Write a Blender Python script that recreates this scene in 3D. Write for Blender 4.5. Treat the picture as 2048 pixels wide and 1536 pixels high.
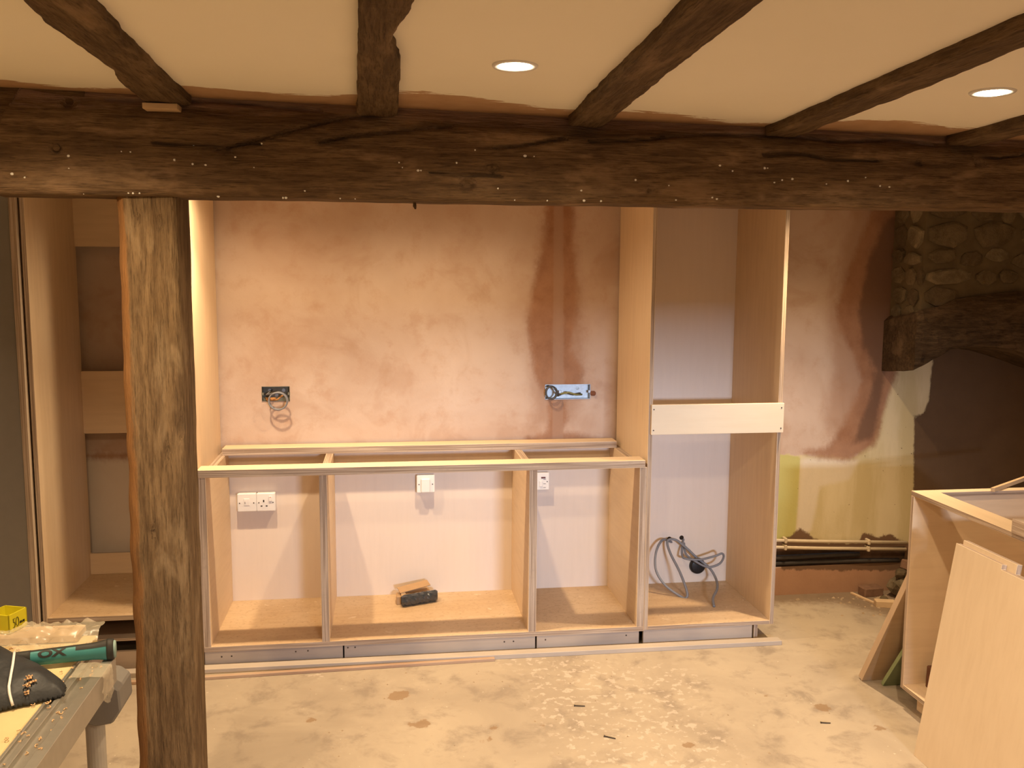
import bpy, bmesh, math, random
import numpy as np
from mathutils import Vector, Matrix, noise as mnoise
from mathutils.bvhtree import BVHTree

for o in list(bpy.data.objects): bpy.data.objects.remove(o)
SC = bpy.context.scene
COL = SC.collection
random.seed(7); rng = np.random.default_rng(7)

# ------------------------------------------------------------------ camera
F = 1820.0                       # focal length in pixels of a 2048x1536 frame
CAM = np.array([.035, -4.269, 1.616]); PITCH, YAW, ROLL = -.1176, .1362, .0054
cp, sp, cy_, sy_ = math.cos(PITCH), math.sin(PITCH), math.cos(YAW), math.sin(YAW)
_f = np.array([sy_*cp, cy_*cp, sp]); _r = np.array([cy_, -sy_, 0.]); _u = np.cross(_r, _f)
_c, _s = math.cos(ROLL), math.sin(ROLL)
_r, _u = _c*_r+_s*_u, -_s*_r+_c*_u
cd = bpy.data.cameras.new('camera'); co = bpy.data.objects.new('camera', cd); COL.objects.link(co)
cd.sensor_width = 36; cd.lens = F/2048*36; cd.clip_start = .05
co.matrix_world = Matrix(((_r[0], _u[0], -_f[0], CAM[0]), (_r[1], _u[1], -_f[1], CAM[1]), (_r[2], _u[2], -_f[2], CAM[2]), (0, 0, 0, 1)))
SC.camera = co
# survey helpers: photo point -> world point on a known plane of the room
def _ray(x, y): return _f+(x-1024)/F*_r-(y-768)/F*_u
def py(x, y, Y): d = _ray(x, y); return CAM+(Y-CAM[1])/d[1]*d
def pz(x, y, Z): d = _ray(x, y); return CAM+(Z-CAM[2])/d[2]*d

# ------------------------------------------------------------------ world, daylight, exposure
w = bpy.data.worlds.new('world'); SC.world = w; w.use_nodes = True
w.node_tree.nodes['Background'].inputs[0].default_value = (.55, .68, 1, 1)
w.node_tree.nodes['Background'].inputs[1].default_value = .6
SC.view_settings.view_transform = 'Standard'; SC.view_settings.look = 'None'
SC.view_settings.gamma = 1; SC.view_settings.use_curve_mapping = False
SC.view_settings.exposure = 0.18

DAY_POWER = 385
LAMP_POWER = 42
ld = bpy.data.lights.new('daylight', 'AREA'); ld.shape = 'RECTANGLE'; ld.size = 1.0; ld.size_y = .24
ld.energy = DAY_POWER; ld.color = (.62, .77, 1.0)
lo = bpy.data.objects.new('daylight', ld); COL.objects.link(lo)
lo.location = (1.65, -9.0, 1.90); lo.rotation_euler = (math.radians(87), 0, 0)      # strip of bright sky seen through the rear window

# ------------------------------------------------------------------ mesh helpers
class MB:
    def __init__(s): s.v = []; s.f = []; s.m = []
    def add(s, vs, fs, mi=0):
        b = len(s.v); s.v += [tuple(map(float, p)) for p in vs]
        for i, fc in enumerate(fs):
            s.f.append(tuple(b+k for k in fc)); s.m.append(mi[i] if isinstance(mi, (list, tuple)) else mi)
        return s
    def box(s, x0, x1, y0, y1, z0, z1, mi=0, M=None):
        vs = [(x, y, z) for x in (x0, x1) for y in (y0, y1) for z in (z0, z1)]
        if M is not None: vs = [M @ Vector(p) for p in vs]
        fs = [(0, 1, 3, 2), (4, 6, 7, 5), (0, 4, 5, 1), (2, 3, 7, 6), (0, 2, 6, 4), (1, 5, 7, 3)]
        return s.add(vs, fs, mi)
    def tube(s, pts, r, n=8, mi=0, caps=True):
        pts = [Vector(p) for p in pts]; rs = r if isinstance(r, (list, tuple)) else [r]*len(pts)
        t0 = (pts[1]-pts[0]).normalized(); a = t0.orthogonal().normalized(); vs = []
        for i, p in enumerate(pts):
            t = (pts[min(i+1, len(pts)-1)]-pts[max(i-1, 0)]).normalized()
            a = (a-t*a.dot(t)).normalized(); b = t.cross(a)
            for k in range(n):
                an = 2*math.pi*k/n; vs.append(p+(a*math.cos(an)+b*math.sin(an))*rs[i])
        fs = [(i*n+k, i*n+(k+1) % n, (i+1)*n+(k+1) % n, (i+1)*n+k) for i in range(len(pts)-1) for k in range(n)]
        if caps: fs += [tuple(range(n-1, -1, -1)), tuple((len(pts)-1)*n+k for k in range(n))]
        return s.add(vs, fs, mi)
    def lathe(s, prof, c, n=32, mi=0, M=None):     # prof: (radius, height) about local z
        vs = []
        for r, h in prof:
            for k in range(n):
                a = 2*math.pi*k/n; p = Vector((r*math.cos(a), r*math.sin(a), h))
                vs.append((M @ p if M is not None else p)+Vector(c))
        fs = [(i*n+k, i*n+(k+1) % n, (i+1)*n+(k+1) % n, (i+1)*n+k) for i in range(len(prof)-1) for k in range(n)]
        return s.add(vs, fs, mi)
    def prism(s, poly, y0, y1, mi=0, M=None):      # poly in (x,z), extruded along y
        n = len(poly); vs = [Vector((x, y, z)) for y in (y0, y1) for x, z in poly]
        if M is not None: vs = [M @ p for p in vs]
        fs = [tuple(range(n)), tuple(range(2*n-1, n-1, -1))]+[(k, k+n, (k+1) % n+n, (k+1) % n) for k in range(n)]
        return s.add(vs, fs, mi)
    def build(s, name, mats, parent=None, loc=None, smooth=False, bevel=0, attrs=None, fixn=True):
        if not isinstance(mats, (list, tuple)): mats = [mats]
        off = Vector(loc) if loc is not None else (root_loc(parent) if parent else Vector((0, 0, 0)))
        me = bpy.data.meshes.new(name)
        me.from_pydata([tuple(Vector(p)-off) for p in s.v], [], s.f)
        for m in mats: me.materials.append(m)
        me.polygons.foreach_set('material_index', s.m)
        if attrs:
            for k, arr in attrs.items():
                at = me.attributes.new(k, 'FLOAT', 'POINT'); at.data.foreach_set('value', np.asarray(arr, dtype=np.float32))
        if bevel or fixn:
            bm = bmesh.new(); bm.from_mesh(me)
            if fixn: bmesh.ops.recalc_face_normals(bm, faces=bm.faces)
            if bevel:
                es = [e for e in bm.edges if len(e.link_faces) == 2 and e.calc_face_angle(0) > .5]
                bmesh.ops.bevel(bm, geom=es, offset=bevel, segments=1, affect='EDGES', profile=.5)
            bm.to_mesh(me); bm.free()
        if smooth: me.polygons.foreach_set('use_smooth', [True]*len(me.polygons))
        me.update()
        o = bpy.data.objects.new(name, me); COL.objects.link(o)
        if parent is not None: o.parent = parent
        else: o.location = off
        return o
def root_loc(p):
    while p.parent: p = p.parent
    return p.location.copy()
def thing(name, label, cat, loc, group=None):
    o = bpy.data.objects.new(name, None); COL.objects.link(o); o.location = loc; o.empty_display_size = .05
    return tag(o, label, cat, group)
def tag(o, label=None, cat=None, group=None, kind=None):
    if label: o['label'] = label
    if cat: o['category'] = cat
    if group: o['group'] = group
    if kind: o['kind'] = kind
    return o
def nz(x, y, z, sc=1.): return mnoise.noise(Vector((x*sc, y*sc, z*sc)))
def fbm(x, y, z, sc=1., oc=3): return mnoise.fractal(Vector((x*sc, y*sc, z*sc)), 1., 2., oc)
def sdf(X, Z, poly):                                # signed distance to a polygon, positive inside
    P = np.array(poly, float); n = len(P); d = np.full(X.shape, 1e9); ins = np.zeros(X.shape, bool)
    for i in range(n):
        a, b = P[i], P[(i+1) % n]; ab = b-a
        t = np.clip(((X-a[0])*ab[0]+(Z-a[1])*ab[1])/(ab@ab+1e-12), 0, 1)
        d = np.minimum(d, np.hypot(X-a[0]-t*ab[0], Z-a[1]-t*ab[1]))
        c = (a[1] > Z) != (b[1] > Z)
        with np.errstate(divide='ignore', invalid='ignore'):
            ins ^= c & (X < (b[0]-a[0])*(Z-a[1])/(b[1]-a[1]+1e-12)+a[0])
    return np.where(ins, d, -d)
def pdist(X, Z, line):
    P = np.array(line, float); d = np.full(np.shape(X), 1e9)
    for a, b in zip(P[:-1], P[1:]):
        ab = b-a; t = np.clip(((X-a[0])*ab[0]+(Z-a[1])*ab[1])/(ab@ab+1e-12), 0, 1)
        d = np.minimum(d, np.hypot(X-a[0]-t*ab[0], Z-a[1]-t*ab[1]))
    return d
def ticks(a, b, step, extra=()):
    n = max(1, round((b-a)/step)); t = list(np.linspace(a, b, n+1))
    ex = [e for e in extra if a < e < b]
    t = [q for q in t if q in (t[0], t[-1]) or all(abs(q-e) > .004 for e in ex)]+ex
    return sorted(set(round(q, 5) for q in t))

# ------------------------------------------------------------------ material helpers
class NT:
    def __init__(s, name):
        s.m = bpy.data.materials.new(name); s.m.use_nodes = True; s.t = s.m.node_tree; s.b = s.t.nodes['Principled BSDF']
        s.out = s.t.nodes['Material Output']
    def n(s, typ, ins=None, **kw):
        nd = s.t.nodes.new(typ)
        for k, v in kw.items(): setattr(nd, k, v)
        for k, v in (ins or {}).items(): s.set(nd.inputs[k], v)
        return nd
    def set(s, sock, v):
        if hasattr(v, 'is_linked') or isinstance(v, bpy.types.NodeSocket): s.t.links.new(v, sock)
        elif isinstance(v, bpy.types.Node): s.t.links.new(v.outputs[0], sock)
        else: sock.default_value = v
    def pos(s, scale=(1, 1, 1), obj=True):
        c = s.n('ShaderNodeTexCoord'); m = s.n('ShaderNodeMapping', {0: c.outputs['Object'], 3: scale}); return m.outputs[0]
    def noise(s, vec, sc=5, det=4, rough=.55, dist=0):
        return s.n('ShaderNodeTexNoise', {'Vector': vec, 'Scale': sc, 'Detail': det, 'Roughness': rough, 'Distortion': dist}).outputs[0]
    def ramp(s, v, a, b, ca=0., cb=1.):
        r = s.n('ShaderNodeMapRange', {0: v, 1: a, 2: b, 3: ca, 4: cb}); r.interpolation_type = 'SMOOTHSTEP'; return r.outputs[0]
    def mix(s, fac, a, b, blend='MIX'):
        r = s.n('ShaderNodeMix', data_type='RGBA', blend_type=blend)
        s.set(r.inputs[0], fac); s.set(r.inputs[6], col(a)); s.set(r.inputs[7], col(b)); return r.outputs[2]
    def math(s, op, a, b=0.): return s.n('ShaderNodeMath', {0: a, 1: b}, operation=op).outputs[0]
    def attr(s, nm): return s.n('ShaderNodeAttribute', attribute_name=nm).outputs['Fac']
    def bump(s, h, st=.3, d=.004):
        b = s.n('ShaderNodeBump', {'Height': h, 'Strength': st, 'Distance': d}); s.set(s.b.inputs['Normal'], b.outputs[0])
    def done(s, colr, rough=.8, spec=.3, metal=0.):
        s.set(s.b.inputs['Base Color'], col(colr)); s.set(s.b.inputs['Roughness'], rough)
        s.b.inputs['Specular IOR Level'].default_value = spec; s.b.inputs['Metallic'].default_value = metal; return s.m
def col(c):
    if isinstance(c, (tuple, list)) and len(c) == 3: return (c[0], c[1], c[2], 1)
    return c
def srgb(r, g, b):
    return tuple((x/255/12.92 if x/255 <= .04045 else ((x/255+.055)/1.055)**2.4) for x in (r, g, b))
def plain(name, c, rough=.6, spec=.3, metal=0., var=.12, sc=30):
    t = NT(name); p = t.pos(); n = t.noise(p, sc, 3)
    d = tuple(x*(1-var) for x in c); e = tuple(min(1, x*(1+var)) for x in c)
    t.bump(n, .05, .001)
    return t.done(t.mix(n, d, e), rough, spec, metal)

# birch ply: faces with faint grain along an axis, edges with laminations across the thin axis
def m_ply(name, axis, base=(.70, .53, .355), dark=(.58, .42, .27)):
    t = NT(name); sc = [9, 9, 9]; sc['xyz'.index(axis)] = .9
    g = t.noise(t.pos(tuple(sc)), 5, 5, .6, .15); b = t.noise(t.pos(), 2.3, 3); k = t.noise(t.pos(tuple(q*1.5 for q in sc)), 14, 2)
    c = t.mix(t.ramp(g, .3, .8, 0, .55), base, dark); c = t.mix(t.ramp(b, .35, .75, 0, .35), c, (.74, .60, .44)); c = t.mix(t.ramp(k, .72, .84, 0, .25), c, (.42, .28, .16))
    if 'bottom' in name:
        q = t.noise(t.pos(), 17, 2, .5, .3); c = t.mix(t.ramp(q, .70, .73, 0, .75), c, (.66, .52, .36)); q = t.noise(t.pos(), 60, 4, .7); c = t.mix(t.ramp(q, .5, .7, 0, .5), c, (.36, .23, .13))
    t.bump(g, .08, .001); return t.done(c, .55, .3)
def m_edge(name, axis):
    t = NT(name); sc = [3, 3, 3]; sc['xyz'.index(axis)] = 330
    g = t.noise(t.pos(tuple(sc)), 1, 1, .4); b = t.noise(t.pos((40, 40, 40)), 1, 3)
    c = t.mix(t.ramp(g, .38, .62), (.30, .215, .155), (.52, .41, .32)); c = t.mix(t.ramp(b, .5, .75, 0, .4), c, (.36, .28, .22))
    t.bump(g, .15, .001); return t.done(c, .75, .2)
PLY = {a: m_ply('ply_face_'+a, a) for a in 'xyz'}
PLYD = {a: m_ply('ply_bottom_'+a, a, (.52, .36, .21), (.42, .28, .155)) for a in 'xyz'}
BACK = m_ply('ply_back', 'z', (.70, .60, .53), (.66, .56, .49))
EDGE = {a: m_edge('ply_edge_'+a, a) for a in 'xyz'}
def ply(name, parent, x0, x1, y0, y1, z0, z1, grain=None, face=None, bevel=.0012, holes=None):
    d = (x1-x0, y1-y0, z1-z0); ax = 'xyz'[int(np.argmin(d))]
    grain = grain or 'xyz'[int(np.argmax(d))]
    mi = [1]*6
    for q in {'x': (0, 1), 'y': (2, 3), 'z': (4, 5)}[ax]: mi[q] = 0
    return MB().box(x0, x1, y0, y1, z0, z1, mi).build(name, [face or PLY[grain], EDGE[ax]], parent, bevel=bevel)

# ------------------------------------------------------------------ setting: materials
def wall_mat():
    t = NT('pink_plaster'); p = t.pos()
    a = t.noise(p, 2.2, 4, .6, .5); b = t.noise(p, 9, 5, .65); c = t.noise(p, 55, 4, .7); e = t.noise(t.pos((1.2, 1, .25)), 6, 4, .6)
    colr = t.mix(t.ramp(a, .3, .7), (.49, .355, .275), (.57, .445, .365))
    colr = t.mix(t.ramp(b, .48, .75, 0, .55), colr, (.44, .28, .19))
    colr = t.mix(t.ramp(t.noise(p, 3.4, 4, .6, .8), .50, .66, 0, .45), colr, (.42, .27, .185))
    jit = t.math('MULTIPLY', t.math('SUBTRACT', t.noise(t.pos((1, 1, .45)), 14, 5, .7, .2), .5), .055)
    jit2 = t.math('MULTIPLY', t.math('SUBTRACT', t.noise(p, 38, 4, .7), .5), .03)
    jj = t.math('ADD', jit, jit2)
    def msk(at, lo, hi): return t.ramp(t.math('ADD', t.attr(at), jj), lo, hi)
    cr = t.mix(t.ramp(e, .4, .65), (.56, .47, .27), (.66, .57, .38))                       # old cream paint
    colr = t.mix(msk('cream', -.004, .006), colr, cr)
    colr = t.mix(t.ramp(t.math('ADD', t.attr('green'), t.math('MULTIPLY', jj, .2)), -.004, .006), colr, (.50, .46, .17))
    colr = t.mix(t.ramp(t.math('ADD', t.attr('white'), t.math('MULTIPLY', jj, .3)), -.012, .02, 0, .7), colr, (.70, .63, .55))
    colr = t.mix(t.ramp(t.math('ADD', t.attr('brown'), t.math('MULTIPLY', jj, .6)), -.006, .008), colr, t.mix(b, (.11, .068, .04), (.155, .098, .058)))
    st = t.mix(t.ramp(b, .3, .7), (.27, .125, .065), (.36, .19, .11))
    colr = t.mix(t.math('MULTIPLY', msk('halo', -.03, .06), .6), colr, (.36, .21, .135))
    colr = t.mix(t.math('MULTIPLY', msk('stain', -.032, .012), .85), colr, st)             # damp brown plaster
    colr = t.mix(t.math('MULTIPLY', msk('core', -.01, .03), .9), colr, (.165, .092, .06))
    colr = t.mix(t.math('MULTIPLY', t.ramp(t.attr('chase'), -.004, .006), .8), colr, (.37, .23, .16))
    colr = t.mix(msk('foot', -.006, .006), colr, t.mix(b, (.34, .19, .115), (.46, .27, .17)))
    colr = t.mix(msk('brick', -.006, .006), colr, (.17, .10, .06))
    hl = t.noise(p, 48, 2, .5); colr = t.mix(t.math('MULTIPLY', t.ramp(hl, .755, .78), t.ramp(t.attr('cream'), 0, .02)), colr, (.12, .07, .04))
    t.bump(t.math('ADD', b, t.math('MULTIPLY', c, .4)), .25, .006)
    return t.done(colr, .85, .2)
WALL = wall_mat()
PLAIN = plain('plain_plaster', (.74, .66, .55), .85, .2, sc=4)
def floor_mat():
    t = NT('dusty_concrete'); p = t.pos()
    a = t.noise(p, 1.6, 5, .6, .6); b = t.noise(p, 7, 6, .65, .3); c = t.noise(p, 45, 4, .7); v = t.noise(p, 30, 5, .55, .1)
    colr = t.mix(t.ramp(a, .3, .7), (.34, .275, .205), (.45, .37, .275))
    colr = t.mix(t.ramp(b, .48, .70, 0, .75), colr, (.245, .195, .15))
    colr = t.mix(t.ramp(c, .6, .8, 0, .3), colr, (.30, .24, .17))
    sp = t.math('MULTIPLY', t.ramp(v, .55, .60), t.ramp(t.attr('splat'), .15, .8)); 
    colr = t.mix(t.math('MULTIPLY', sp, .6), colr, (.56, .47, .385))
    v2 = t.noise(p, 60, 2, .5); colr = t.mix(t.ramp(v2, .73, .76, 0, .6), colr, (.68, .60, .48))
    v3 = t.noise(t.pos((1, 1, 1)), 30, 3, .5); colr = t.mix(t.ramp(v3, .745, .77, 0, .8), colr, (.17, .11, .07))
    jj = t.math('MULTIPLY', t.math('SUBTRACT', t.noise(p, 35, 4, .7), .5), .05)
    colr = t.mix(t.math('MULTIPLY', t.ramp(t.math('ADD', t.attr('spot'), jj), -.003, .004), .75), colr, (.25, .155, .08))
    colr = t.mix(t.math('MULTIPLY', t.ramp(t.math('ADD', t.attr('dirt'), t.math('MULTIPLY', jj, 3)), -.07, .05), .75), colr, (.17, .11, .065))
    t.bump(t.math('ADD', b, t.math('MULTIPLY', c, .5)), .3, .004)
    return t.done(colr, .8, .25)
FLOOR = floor_mat()
def ceil_mat():
    t = NT('ceiling_paint'); p = t.pos(); b = t.noise(p, 6, 4); s = t.noise(t.pos((1, 5, 1)), 9, 5, .7, .4)
    colr = t.mix(b, (.87, .82, .70), (.90, .85, .74))
    e = t.math('ADD', t.attr('edge'), t.math('MULTIPLY', t.math('SUBTRACT', s, .5), .16))
    bare = t.mix(t.noise(p, 20, 4), (.40, .235, .13), (.54, .36, .22))
    colr = t.mix(t.ramp(e, -.006, .008), colr, bare); t.bump(b, .1, .004)
    return t.done(colr, .75, .25)
CEIL = ceil_mat()
def oak(name, axis, a=(.15, .088, .042), b=(.075, .042, .021), c=(.24, .145, .075)):
    t = NT(name); sc = [13, 13, 13]; sc['xyz'.index(axis)] = 1.1
    s2 = [5, 5, 5]; s2['xyz'.index(axis)] = 1.6
    g = t.noise(t.pos(tuple(sc)), 5, 7, .7, .08); h = t.noise(t.pos(tuple(s2)), 2.2, 5, .65, .1); k = t.noise(t.pos(tuple(q*2.2 for q in sc)), 9, 4, .7)
    colr = t.mix(t.ramp(g, .3, .7), b, a); colr = t.mix(t.ramp(h, .5, .72, 0, .6), colr, c); colr = t.mix(t.ramp(h, .32, .46, .6, 0), colr, b)
    colr = t.mix(t.ramp(k, .6, .75, 0, .7), colr, tuple(q*.4 for q in b))
    f = t.noise(t.pos(tuple(q*4 for q in sc)), 4, 3, .6, .1); colr = t.mix(t.ramp(f, .50, .70, 0, .6), colr, tuple(q*.45 for q in b))
    pp = t.noise(t.pos(tuple(q*.8 for q in s2)), 3.1, 4, .6, .3); colr = t.mix(t.ramp(pp, .54, .68, 0, .55), colr, tuple(q*1.15 for q in c)); colr = t.mix(t.ramp(pp, .30, .42, .55, 0), colr, tuple(q*.8 for q in b))
    dust = t.math('ADD', t.attr('dust'), t.math('MULTIPLY', t.math('SUBTRACT', t.noise(t.pos(tuple(q*.5 for q in sc)), 9, 5, .7), .5), 1.3))
    colr = t.mix(t.ramp(dust, .15, .7, 0, .85), colr, t.mix(g, (.28, .165, .12), (.48, .34, .26)))
    colr = t.mix(t.ramp(t.math('ADD', t.attr('rust'), t.math('MULTIPLY', t.math('SUBTRACT', g, .5), 1.2)), .3, .7, 0, .85), colr, t.mix(k, (.42, .20, .065), (.20, .09, .035)))
    t.bump(t.math('ADD', t.math('ADD', g, k), f), .7, .008)
    return t.done(colr, .85, .15)
OAKX = oak('old_oak_beam', 'x', (.215, .135, .07), (.095, .057, .031), (.31, .20, .115)); OAKY = oak('old_oak_joist', 'y', (.19, .123, .066), (.085, .053, .029), (.25, .165, .095))
OAKZ = oak('old_oak_post', 'z', (.26, .17, .088), (.12, .074, .038), (.33, .235, .135)); OAKL = oak('smoked_oak_lintel', 'x', (.115, .073, .039), (.05, .031, .017), (.16, .105, .06))
WHITE = plain('white_plastic', (.78, .76, .74), .35, .5, var=.03); BLACK = plain('black_plastic', (.012, .012, .013), .35, .5)
STEEL = plain('galvanised_steel', (.40, .43, .47), .45, .5, .85, .25, 60); SCREW = plain('dark_screw', (.08, .06, .05), .45, .5, .6)
GREYCABLE = plain('grey_cable', (.20, .20, .215), .5, .4); DARK = plain('dark_void', (.03, .022, .017), .9, .1)
PINE = plain('pale_pine', (.60, .43, .26), .7, .2, var=.2, sc=12)

# ------------------------------------------------------------------ setting: shell
def ceil_z(x): return 2.048-.022*x
ZC = 2.16
def grid_wall(name, xs, zs, Y, mat, attrs_fn=None, skip=None, wob=.0):
    mb = MB(); nx, nzn = len(xs), len(zs)
    X, Z = np.meshgrid(xs, zs, indexing='ij')
    mb.v = [(x, Y+(wob*fbm(x, z, 0, 2.5) if wob else 0), z) for x in xs for z in zs]
    for i in range(nx-1):
        for j in range(nzn-1):
            if skip and skip((xs[i]+xs[i+1])/2, (zs[j]+zs[j+1])/2): continue
            mb.f.append((i*nzn+j, (i+1)*nzn+j, (i+1)*nzn+j+1, i*nzn+j+1)); mb.m.append(0)
    at = attrs_fn(X.ravel(), Z.ravel()) if attrs_fn else None
    return tag(mb.build(name, mat, attrs=at, fixn=False), kind='structure')
YW = .012
def W(pts, Y=YW): return [(float(py(x, y, Y)[0]), float(py(x, y, Y)[2])) for x, y in pts]
S_L = W([(1097, 395), (1108, 395), (1108, 770), (1088, 778), (1073, 745), (1060, 640), (1074, 560), (1090, 480)])
S_R = W([(1127, 395), (1142, 420), (1140, 500), (1149, 560), (1150, 640), (1133, 700), (1164, 745), (1152, 775), (1127, 772)])
S_B = W([(1100, 800), (1127, 800), (1130, 838), (1118, 866), (1200, 880), (1236, 888), (1236, 900), (1060, 895), (1055, 880), (1096, 868), (1104, 832)])
HALO = W([(1085, 395), (1150, 395), (1175, 640), (1180, 780), (1150, 850), (1060, 860), (1050, 640)])
CHASE = W([(1108, 395), (1127, 395), (1127, 905), (1104, 905)])
R_S = W([(1752, 400), (1815, 400), (1815, 650), (1782, 660), (1790, 748), (1772, 800), (1748, 885), (1700, 918), (1630, 912), (1610, 903), (1655, 900), (1690, 850), (1715, 800), (1728, 760), (1708, 705), (1685, 660), (1675, 615), (1695, 560), (1712, 510), (1735, 455)])
R_H = W([(1700, 400), (1815, 400), (1790, 750), (1750, 885), (1680, 900), (1640, 840), (1660, 740), (1650, 640), (1680, 500)])
R_C = W([(1770, 430), (1812, 430), (1800, 650), (1780, 700), (1765, 800), (1745, 880), (1702, 890), (1735, 800), (1745, 740), (1722, 690), (1712, 620), (1735, 520), (1755, 465)])
CREAM = W([(1480, 908), (1640, 910), (1702, 915), (1745, 885), (1770, 800), (1788, 735), (1900, 660), (2300, 600), (2300, 1105), (1480, 1105)])
GREEN = W([(1480, 900), (1601, 913), (1597, 1000), (1590, 1092), (1480, 1110)]); WHT = W([(1602, 915), (1640, 912), (1720, 920), (1700, 960), (1640, 975), (1625, 1060), (1590, 1085)])
BRK = W([(1540, 1086), (1575, 1074), (1598, 1058), (1622, 1070), (1645, 1084), (1715, 1088), (1726, 1066), (1760, 1074), (1780, 1068), (1800, 1082), (1830, 1090), (1830, 1140), (1565, 1140)])
BROWN = W([(1828, 832), (1846, 826), (1856, 800), (1860, 760), (1868, 700), (2048, 650), (2300, 600), (2300, 1400), (1822, 1400)])  # brown plaster, upper left edge widened to paint in shade under the arch
def wall_attrs(X, Z):
    st = np.maximum.reduce([sdf(X, Z, S_L), sdf(X, Z, S_R), sdf(X, Z, S_B)*1.0, sdf(X, Z, R_S)])
    return dict(stain=st, halo=np.maximum(sdf(X, Z, HALO), sdf(X, Z, R_H)), core=sdf(X, Z, R_C), chase=sdf(X, Z, CHASE), cream=sdf(X, Z, CREAM),
                green=sdf(X, Z, GREEN), white=sdf(X, Z, WHT), brick=sdf(X, Z, BRK), brown=sdf(X, Z, BROWN), foot=np.where(X > 1.5, .145-Z, -1.))
BOXL = (-.543, -.417, 1.037, 1.106); BOXR = (.782, 1.004, 1.029, 1.101)
FPX = 2.690; SLOT = (1.76, 2.69, .150, .232)
def skip_back(x, z):
    for a, b, c, d in (BOXL, BOXR, SLOT):
        if a < x < b and c < z < d: return True
    return False
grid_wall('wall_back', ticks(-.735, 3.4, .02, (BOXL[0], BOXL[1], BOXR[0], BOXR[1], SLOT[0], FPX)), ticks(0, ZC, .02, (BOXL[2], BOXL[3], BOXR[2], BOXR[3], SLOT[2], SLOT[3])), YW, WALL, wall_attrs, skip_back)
def alc_attrs(X, Z):
    z0 = np.full(X.shape, -1.)
    return dict(stain=.006-np.abs(Z-.78), halo=z0, core=z0, chase=z0, cream=z0, green=.03-np.hypot(X+1.08, Z-.72), white=.80-Z, brick=z0, brown=z0, foot=z0)
grid_wall('wall_alcove', ticks(-2.4, -.7, .04), ticks(0, ZC, .02), .10, WALL, alc_attrs)
tag(MB().box(-.742, -.735, YW, .10, 0, ZC).build('trim_1', PLAIN), kind='structure')
tag(MB().box(-2.42, -2.40, -6.1, .12, 0, ZC).build('wall_left', PLAIN), kind='structure')
tag(MB().box(3.40, 3.42, -6.1, .9, 0, ZC).build('wall_right', PLAIN), kind='structure')
WIN = (.85, 1.95, .80, 1.74)
grid_wall('wall_rear', ticks(-2.4, 3.4, .1, WIN[:2]), ticks(0, ZC, .1, WIN[2:]), -6.0, PLAIN, None, lambda x, z: WIN[0] < x < WIN[1] and WIN[2] < z < WIN[3])
fr = MB()
for a in ((WIN[0], WIN[0]+.05, WIN[2], WIN[3]), (WIN[1]-.05, WIN[1], WIN[2], WIN[3]), (WIN[0], WIN[1], WIN[2], WIN[2]+.05), (WIN[0], WIN[1], WIN[3]-.05, WIN[3])):
    fr.box(a[0], a[1], -6.05, -5.98, a[2], a[3])
tag(fr.build('window_1', WHITE), kind='structure')

# floor and ceiling as grids that carry stain distances
def flat_grid(name, xs, ys, zf, mat, attrs_fn, up):
    mb = MB(); n = len(ys); X, Y = np.meshgrid(xs, ys, indexing='ij')
    mb.v = [(x, y, zf(x, y)) for x in xs for y in ys]
    for i in range(len(xs)-1):
        for j in range(n-1):
            q = (i*n+j, (i+1)*n+j, (i+1)*n+j+1, i*n+j+1); mb.f.append(q if up else q[::-1]); mb.m.append(0)
    return tag(mb.build(name, mat, attrs=attrs_fn(X.ravel(), Y.ravel()), fixn=False), kind='structure')
SPLAT = [(pz(x, y, 0), s) for x, y, s in ((1120, 1330, .16), (1150, 1400, .18), (1280, 1430, .22), (1330, 1360, .16), (1040, 1310, .12), (1230, 1490, .22), (1400, 1500, .14), (640, 1345, .06), (1180, 1360, .14))]
SPOT = [(pz(x, y, 0), s) for x, y, s in ((795, 1392, .038), (806, 1388, .03), (845, 1448, .032), (822, 1448, .018), (985, 1456, .016), (1378, 1490, .022), (1760, 1457, .020), (965, 1483, .012), (980, 1478, .012), (1085, 1452, .012), (1645, 1415, .03), (1530, 1392, .012), (620, 1440, .02))]
def floor_attrs(X, Y):
    sp = sum(np.exp(-((X-p[0])**2+(Y-p[1])**2)/s**2) for p, s in SPLAT)
    so = np.maximum.reduce([s-np.hypot(X-p[0], (Y-p[1])) for p, s in SPOT])
    di = np.maximum(sdf(X, Y, [(1.72, -.06), (2.25, -.12), (2.5, -.42), (2.9, .1), (1.72, .1)]), .05-np.hypot((X-2.5)*.6, Y+.25))
    return dict(splat=np.clip(sp, 0, 1), spot=so, dirt=di)
flat_grid('floor', ticks(-2.4, 3.4, .02), ticks(-2.4, .9, .02), lambda x, y: 0., FLOOR, floor_attrs, True)
tag(MB().box(-2.4, 3.4, -6.1, -2.4, -.05, 0).build('floor_rear', FLOOR), kind='structure')
def ceil_attrs(X, Y):
    wdt = .075+.05*np.sin(X*4.3+1)+.04*np.sin(X*11); return dict(edge=np.where(Y > -1.7, -.1, Y+1.89+wdt))
flat_grid('ceiling', ticks(-2.4, 3.4, .03), ticks(-6.1, .9, .03), lambda x, y: ceil_z(x), CEIL, ceil_attrs, False)

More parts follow.
